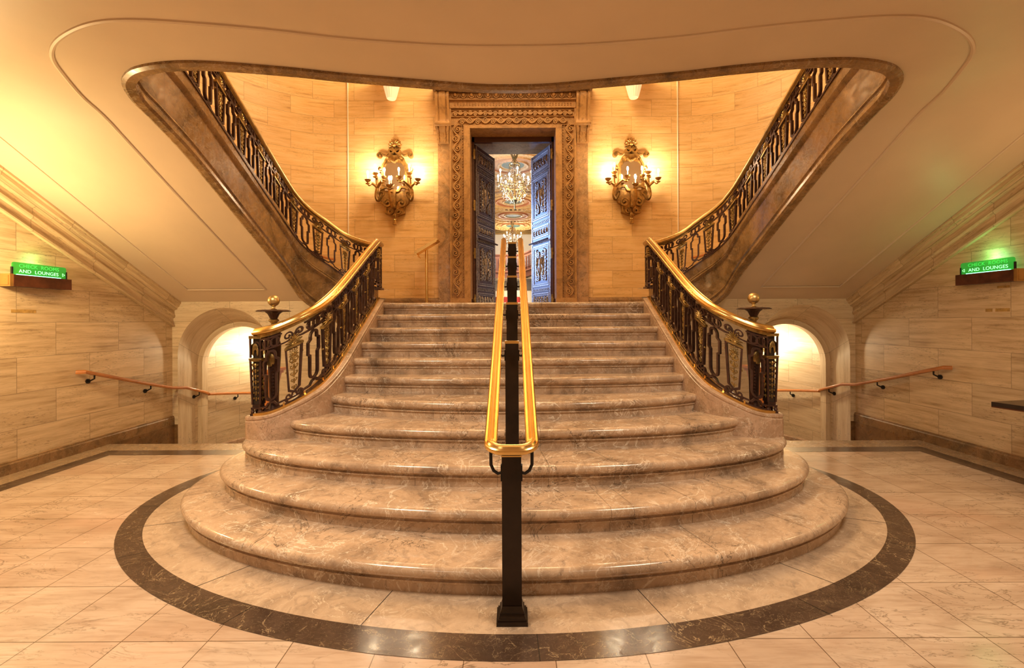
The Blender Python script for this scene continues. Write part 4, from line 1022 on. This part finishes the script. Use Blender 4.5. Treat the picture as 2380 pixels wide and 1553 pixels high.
def chandelier(loc, sc, label, ztop, nb=12):
    x, y, z = loc
    t = empty('chandelier', (x, y, z), label, 'chandelier', 'ballroom chandeliers')
    g = MB(); g.lathe([(.0, -.86), (.03, -.80), (.02, -.70), (.05, -.62), (.09, -.55), (.05, -.48), (.02, -.40), (.03, -.1), (.02, .3), (.03, .75), (.08, .80), (.03, .85), (.01, .9)], x, y, z, 12)
    g.tube([(x, y, z+.85), (x, y, ztop)], .012, 6)
    for q in range(8):
        a = 2*PI*q/8; g.tube([(x+.03*math.cos(a), y+.03*math.sin(a), z+.70), (x+.10*math.cos(a), y+.10*math.sin(a), z+.86), (x+.15*math.cos(a), y+.15*math.sin(a), z+1.0)], [.02, .015, .004], 5)
    g.build('stem', 'gilt', t, True)
    g = MB()
    for r_, zz in ((.34, -.12), (.16, .56)): g.tube([(x+r_*math.cos(2*PI*i/24), y+r_*math.sin(2*PI*i/24), z+zz) for i in range(25)], .022, 6)
    for q in range(10):
        a = 2*PI*q/10; g.tube([(x+.34*math.cos(a), y+.34*math.sin(a), z-.12), (x+.30*math.cos(a), y+.30*math.sin(a), z-.35), (x+.12*math.cos(a), y+.12*math.sin(a), z-.55)], .010, 5)
        g.tube([(x+.34*math.cos(a), y+.34*math.sin(a), z-.12), (x+.24*math.cos(a), y+.24*math.sin(a), z+.15), (x+.16*math.cos(a), y+.16*math.sin(a), z+.56), (x+.05*math.cos(a), y+.05*math.sin(a), z+.72)], .006, 5)
    g.build('hoop', 'gilt', t, True)
    g = MB(); rnd = random.Random(3)
    for q in range(420):
        a = rnd.random()*2*PI; h = rnd.random(); r_ = rnd.uniform(.7, 1.1)*(.08+.44*math.sin(PI*min(1, h*.95+.1))); g.blob((x+r_*math.cos(a), y+r_*math.sin(a), z-.60+h*1.1), (.014, .014, .024), 5, 3)
    g.build('crystal_drops', 'mirror', t)['kind'] = 'stuff'
    for q in range(nb):
        a = 2*PI*(q+.3)/nb; zz = .10 if q % 2 else -.04; r_ = .56 if q % 2 else .44; c, s_ = math.cos(a), math.sin(a)
        g = MB(); g.tube([(x+.2*c, y+.2*s_, z-.14), (x+.36*c, y+.36*s_, z-.28+zz), (x+(r_+.02)*c, y+(r_+.02)*s_, z-.22+zz), (x+r_*c, y+r_*s_, z-.06+zz)], .012, 5)
        g.lathe([(.01, -.06+zz), (.055, -.04+zz), (.05, -.03+zz), (.01, -.03+zz)], x+r_*c, y+r_*s_, z, 10); ar = g.build('arm', 'gilt', t, True)
        g = MB(); g.lathe([(.016, -.03+zz), (.016, .12+zz)], x+r_*c, y+r_*s_, z, 8); g.build('candle_sleeve', 'candle', t)
        g = MB(); g.blob((x+r_*c, y+r_*s_, z+.17+zz), (.026, .026, .05), 8, 5); g.build('bulb', 'bulb2', t, True)
    return t
chandelier((0.05, 14.3, 5.86), 1, 'large brass and crystal candle chandelier nearest the ballroom door', 7.0)
chandelier((-.05, 25.2, 6.05), 1, 'small distant chandelier under the farthest ceiling medallion', 7.0, 8)
light('POINT', 'ballroom_light', (0, 14.3, 5.4), 90, (1, .80, .55), .5)
light('POINT', 'ballroom_light', (0, 20.5, 4.6), 120, (1, .86, .66), .6)
light('POINT', 'ballroom_light', (0, 25.8, 5.9), 110, (1, .92, .8), .5)
light('POINT', 'ballroom_light', (0, 28.2, 3.0), 70, (1, .85, .6), .4)
light('AREA', 'ballroom_window_light', (-3.6, 12.6, 4.0), 300, (.26, .46, 1.0), 2.4, (R(90), 0, R(-90)))
# balcony
bal = empty('balcony', (0, 27, 4.2), 'carved wooden balcony front curving across the far end of the ballroom', 'balcony')
bp = [(-7, 27.0), (.15, 27.0), (.5, 26.7), (.8, 26.0), (1.1, 25.1), (1.5, 24.4), (2.2, 24.0), (7, 24.0)]
BPx = [(p.x, p.y, 0) for p in catmull([(a, b, 0) for a, b in bp], 6)]
g = MB(); g.sweep([(x, y, 4.05) for x, y, _ in BPx], [(.25, .0), (-.05, 0), (-.05, .28), (-.12, .33), (-.05, .38), (-.02, .42), (-.02, 1.28), (-.10, 1.34), (-.12, 1.40), (.2, 1.40)])
g.build('parapet', 'balcony', bal)
Pb = [Vector(p) for p in BPx]; ac = [0]
for a, b in zip(Pb, Pb[1:]): ac.append(ac[-1]+(b-a).length)
for q in range(26):
    d = 4.6+q*.42; i = max(j for j in range(len(ac)) if ac[j] <= d); i = min(i, len(Pb)-2); tt = (d-ac[i])/(ac[i+1]-ac[i]); p = Pb[i].lerp(Pb[i+1], tt); tv = (Pb[i+1]-Pb[i]).normalized()
    g = MB(); nv = Vector((-tv.y, tv.x, 0))
    def f(u, v, dd, p=p, tv=tv, nv=nv): return p+tv*u-nv*(-.0-dd)*1-nv*.0+Vector((0, 0, 4.05+v))+nv*-.04*2
    g.ribbon([(-.13, .55), (.13, .55), (.13, 1.15), (-.13, 1.15)], .03, .04, f, True, seg=5); o = g.build('panel_frame', 'balcony', bal)
    g = MB(); g.add([f(-.11, .57, 0), f(.11, .57, 0), f(.11, 1.13, 0), f(-.11, 1.13, 0)], [(0, 1, 2, 3)])
    for k_ in range(4): g.fblob(0, .68+.12*k_, .07, .03, .02, f, k_*1.3, 6, 3)
    g.build('carved_panel', 'balpanel', o)
g = MB(); g.box(-7, 26.7, 3.86, 7, 27.2, 3.98); g.box(-7, 26.8, 3.30, 7, 27.1, 3.86); g.box(1.05, 26.6, 2, 1.35, 27, 3.4); tag(g.build('beam', 'beam'), 'beige beam carried under the wooden ballroom balcony', 'beam')
for i, (x0, x1) in enumerate(((-1.35, -.95), (-.75, -.2), (.1, .55))):
    g = MB(); rws = [[], []]
    for k_ in range(25):
        x = x0+(x1-x0)*k_/24; y = 29.2+.05*math.sin(k_*1.7); rws[0].append((x, y, ZL)); rws[1].append((x, y, 3.05))
    g.grid(rws); g.v += [(x, y+.02, z) for x, y, z in g.v]; n_ = 50; g.f += [tuple(j+n_ for j in fc) for fc in g.f]
    tag(g.build('curtain', 'red', smooth=True), ['red curtain beside the left door leaf in the far ballroom', 'red curtain seen left of the dark post under the balcony', 'red curtain seen right of the dark post under the balcony'][i], 'curtain', 'red ballroom curtains')
# blue daylight window on the ballroom's left
g = MB(); g.box(-6.98, 11.0, 2.6, -6.9, 14.0, 6.2); struct(g.build('window_1', mat_emit('daylight_pane', (.5, .65, 1), 2.0)))

# ------------------------------------------------------------------ gilded sconces
SY = YB
def sconce(cx, label):
    t = empty('wall_sconce', (cx, SY, 3.3), label, 'sconce', 'gilded sconces beside the door')
    f = lambda u, v, d: Vector((cx+u, SY-.045-d, v))
    g = MB()
    half = [(0, 4.60), (.10, 4.62), (.16, 4.56), (.20, 4.48), (.24, 4.42), (.235, 4.2), (.24, 4.0), (.28, 3.93), (.24, 3.86), (.275, 3.78), (.25, 3.70), (.19, 3.65), (.17, 3.57), (.18, 3.51), (.10, 3.48), (.05, 3.46), (0, 3.46)]
    out = half+[(-x, z) for x, z in half[-2:0:-1]]; n_ = len(out)
    g.add([f(x, z, -.03) for x, z in out]+[f(x*.96, 4.0+(z-4.0)*.98, .02) for x, z in out], [(i, (i+1) % n_, n_+(i+1) % n_, n_+i) for i in range(n_)]+[tuple(range(n_, 2*n_))])
    g.ribbon([(x*.93, 4.0+(z-4.0)*.96) for x, z in out], .035, .07, f, True, seg=.1)
    for sd in (-1, 1):
        g.ribbon([(sd*(.13+x), 3.70+y) for x, y in spiral(0, 0, .085, .02, PI*.9, -1.5, 26)], .032, .12, f, seg=.1)
        g.ribbon([(sd*(.075+x), 3.545+y) for x, y in spiral(0, 0, .055, .015, PI*.5, 1.4, 20)], .025, .12, f, seg=.1)
        g.ribbon([(sd*(.235+x), 3.875+y) for x, y in spiral(0, 0, .06, .015, -PI*.4, 1.3, 20)], .025, .10, f, seg=.1)
        g.ribbon([(sd*(.0+a), b) for a, b in ((.02, 3.92), (.07, 3.93), (.12, 4.0), (.20, 3.99), (.26, 3.96))], .04, .12, f, seg=.1)
        g.ribbon([(sd*(.065+x), 4.665+y) for x, y in spiral(0, 0, .058, .02, PI*.6, 1.2, 20)], .03, .12, f, seg=.1)
        g.ribbon([(sd*(a), b) for a, b in ((.12, 4.64), (.16, 4.60), (.20, 4.60), (.25, 4.63))]+[(sd*(.285+x), 4.59+y) for x, y in spiral(0, 0, .05, .012, PI*.7, -1.3, 18)], .024, .07, f, seg=.1)
        g.ribbon([(sd*(.27+x), 4.35+y) for x, y in spiral(0, 0, .06, .015, -PI/2, 1.1, 18)], .018, .06, f, seg=.1)
        g.fblob(sd*.13, 3.70, .022, .022, .08, f); g.fblob(sd*.235, 3.875, .018, .018, .07, f); g.fblob(sd*.285, 4.59, .018, .018, .05, f)
    rnd = random.Random(5)
    for q in range(15): g.fblob(-.13+.0186*q, 4.53-.06*math.sin(PI*q/14)+rnd.uniform(-.012, .012), .022, .022, .07+rnd.uniform(0, .02), f, rnd.random()*3, 10, 6)
    g.ribbon([(0, 3.95), (0, 3.60)], .05, .16, f, seg=.1)
    g.build('carved_backplate', 'giltwood', t, True, auto=60)
    g = MB()
    for q in range(9):
        an = R(-25+230*q/8); g.fblob(.06*math.cos(an), 4.79+.06*math.sin(an), .065, .022, .06+.02*math.sin(an), f, an, 12, 8)
    g.fblob(0, 4.77, .05, .045, .09, f, 0, 14, 8)
    for q in range(7): g.fblob(-.06+.02*q, 4.725, .014, .02, .07, f)
    g.build('shell_crest', 'giltwood', t, True)
    g = MB(); mo = [(-.185, 3.93), (.185, 3.93), (.185, 4.36), (.13, 4.44), (0, 4.47), (-.13, 4.44), (-.185, 4.36)]
    g.add([f(x, z, .032) for x, z in mo], [tuple(range(len(mo)))]); g.build('mirror', 'mirror', t)
    g = MB(); g.lathe([(.0, 3.30), (.038, 3.305), (.033, 3.36), (.026, 3.385), (.036, 3.39), (.03, 3.40), (.018, 3.41), (.03, 3.43), (.042, 3.46), (.03, 3.50), (0, 3.51)], cx, SY-.08, 0, 20, .08, 10); g.build('tassel', 'giltwood', t, True)
    cups = [(-.457, 4.10, .16), (-.335, 4.235, .12), (-.125, 4.12, .26), (-.012, 3.94, .36), (.134, 4.125, .26), (.29, 4.235, .12), (.457, 4.11, .16)]
    for i, (dx, zz, dy) in enumerate(cups):
        sd = -1 if dx < -.05 else (1 if dx > .05 else 0); px, py = cx+dx, SY-.045-dy
        g = MB()
        if sd: P_ = [(cx+sd*.24, SY-.08, 3.86), (cx+sd*.30, SY-.10, 3.75), (cx+sd*.335, SY-.11, 3.83), (cx+sd*.31, SY-.12, 3.97), (cx+dx*.6+sd*.12, SY-.05-dy*.7, zz-.055), (px-(.03*sd if abs(dx) > .3 else -.03*sd), py, zz-.10), (px, py, zz-.065)]
        else: P_ = [(cx, SY-.12, 3.62), (cx, SY-.26, 3.60), (cx, py+.02, 3.70), (px, py, 3.80), (px, py, zz-.06)]
        cp = catmull(P_, 6); n_ = len(cp); g.tube(cp, [.034-.016*k_/(n_-1) for k_ in range(n_)], 8)
        g.lathe([(.012, -.09), (.036, -.078), (.042, -.07), (.018, -.06), (.015, -.045), (.035, -.035), (.055, -.008), (.058, .0), (.05, .004), (.0, .004)], px, py, zz, 16)
        ar = g.build('arm', 'giltwood', t, True)
        g = MB(); g.lathe([(.011, .0), (.011, .085)], px, py, zz, 8); g.build('candle', 'candle', ar)
        g = MB(); g.blob((px, py, zz+.125), (.018, .018, .042), 8, 6); g.build('bulb', 'bulb', ar, True)
    return t
for s, lb in ((-1, 'gilded seven-candle mirror sconce on the travertine wall left of the ballroom door'), (1, 'gilded seven-candle mirror sconce on the travertine wall right of the ballroom door')):
    sconce(s*2.19, lb)
    for dx in (-.38, .38): light('POINT', 'sconce_light', (s*2.19+dx, SY-.30, 4.38), 12, (1, .80, .52), .05)
    # fluted uplight
    t = empty('fluted_uplight', (s*2.20, SY-.26, 5.55), 'fluted frosted glass uplight high on the wall above the %s sconce' % ('left' if s < 0 else 'right'), 'wall light')
    g = MB(); g.lathe([(0, 5.55), (.075, 5.55), (.085, 5.57), (.10, 5.62), (.14, 5.78), (.19, 5.98), (.22, 6.1), (.21, 6.1), (.18, 5.98), (.08, 5.65), (0, 5.62)], s*2.2, SY-.24, 0, 64, .035, 16); g.build('shade', 'shade', t, True)
    g = MB(); g.box(s*2.2-.05, SY-.1, 5.8, s*2.2+.05, SY, 6.0); g.build('wall_mount', 'brass', t)
    light('POINT', 'uplight_lamp', (s*2.2, SY-.24, 6.18), 45, (1, .74, .40), .06)

# ------------------------------------------------------------------ small things
bs = empty('brass_lectern', (-1.565, 8.2, ZL), 'slim brass lectern stand with slanted top beside the doorcase, on the landing', 'lectern')
lx, ly = -1.565, 8.2
g = MB(); g.lathe([(.0, 0), (.075, 0), (.078, .03), (.06, .05), (.03, .06), (.028, .08)], lx, ly, ZL, 20); g.build('base', 'brass', bs, True)
g = MB(); g.lathe([(.026, .06), (.026, 1.04)], lx, ly, ZL, 16); g.build('pole', 'brass', bs, True)
g = MB(); Mx = Matrix.Translation((lx+.03, ly, ZL+1.09)) @ Matrix.Rotation(R(-31), 4, 'Y')
g.box(-.225, -.13, 0, .23, .13, .035, Mx); g.box(-.225, -.145, -.02, .20, -.12, -.005, Mx); g.box(-.24, -.13, -.07, -.225, .13, .035, Mx); g.build('slanted_top', 'brass', bs)
for s, nm in ((-1, 'left'), (1, 'right')):
    px, py = s*2.72, 5.05
    t = empty('wooden_podium', (px, py, 0), 'orange-brown wooden podium standing behind the %s newel post' % nm, 'podium')
    g = MB(); g.box(px-.115, py-.15, .97, px+.115, py+.15, 1.0); g.box(px-.10, py-.13, .94, px+.10, py+.13, .97); g.build('top', 'podium', t)
    g = MB(); rows = []
    for z, w_ in ((.0, .11), (.04, .11), (.06, .085), (.3, .06), (.5, .055), (.7, .065), (.85, .085), (.94, .10)): rows.append([(px+a*w_, py+b*w_*.85, z) for a, b in ((-1, -1), (1, -1), (1, 1), (-1, 1), (-1, -1))])
    g.grid(rows); g.build('pedestal', 'podium', t)
# console table at the right edge
tb = empty('side_table', (4.72, 3.75, 0), 'dark side table whose corner enters the picture at the right edge', 'table')
d1 = Vector((.98, .2, 0)); d2 = Vector((.2, -.98, 0)); c0 = Vector((4.35, 4.15, 0))
def tbox(g, a0, a1, b0, b1, z0, z1):
    q = [c0+d1*a+d2*b for a, b in ((a0, b0), (a1, b0), (a1, b1), (a0, b1))]; g.add([(p.x, p.y, z) for z in (z0, z1) for p in q], [(0, 1, 2, 3), (4, 5, 6, 7), (0, 1, 5, 4), (1, 2, 6, 5), (2, 3, 7, 6), (3, 0, 4, 7)])
g = MB(); tbox(g, 0, .52, 0, .75, .715, .755); g.build('tabletop', 'black', tb)
g = MB(); tbox(g, .0, .52, 0, .75, .705, .715); g.build('edge_band', 'signbox', tb)
g = MB(); tbox(g, .22, .32, .42, .52, .03, .705); g.build('pedestal', 'black', tb)
g = MB(); tbox(g, .12, .42, .32, .62, 0, .03); g.build('base', 'black', tb)
# residue patches under the signs, sensor
for s, y0, y1, z0, z1, lb in ((-1, 4.60, 4.84, 1.622, 1.655, 'long brown residue strip below the left green sign'), (1, 4.83, 4.90, 1.585, 1.62, 'short brown residue mark below the right green sign, nearer the arch'), (1, 4.66, 4.80, 1.585, 1.62, 'wider brown residue mark below the right green sign'), (1, 4.66, 4.78, 1.83, 1.855, 'brown residue mark directly under the right sign housing')):
    g = MB(); g.box(min(s*XW, s*(XW-.002)), y0, z0, max(s*XW, s*(XW-.002)), y1, z1); tag(g.build('residue_patch', 'patch'), lb, 'wall patch')
g = MB(); g.box(-5.03, YC-.025, 1.785, -4.99, YC, 1.812); tag(g.build('ceiling_sensor', 'iron'), 'tiny dark sensor in the upper corner of the left arch wall', 'sensor')
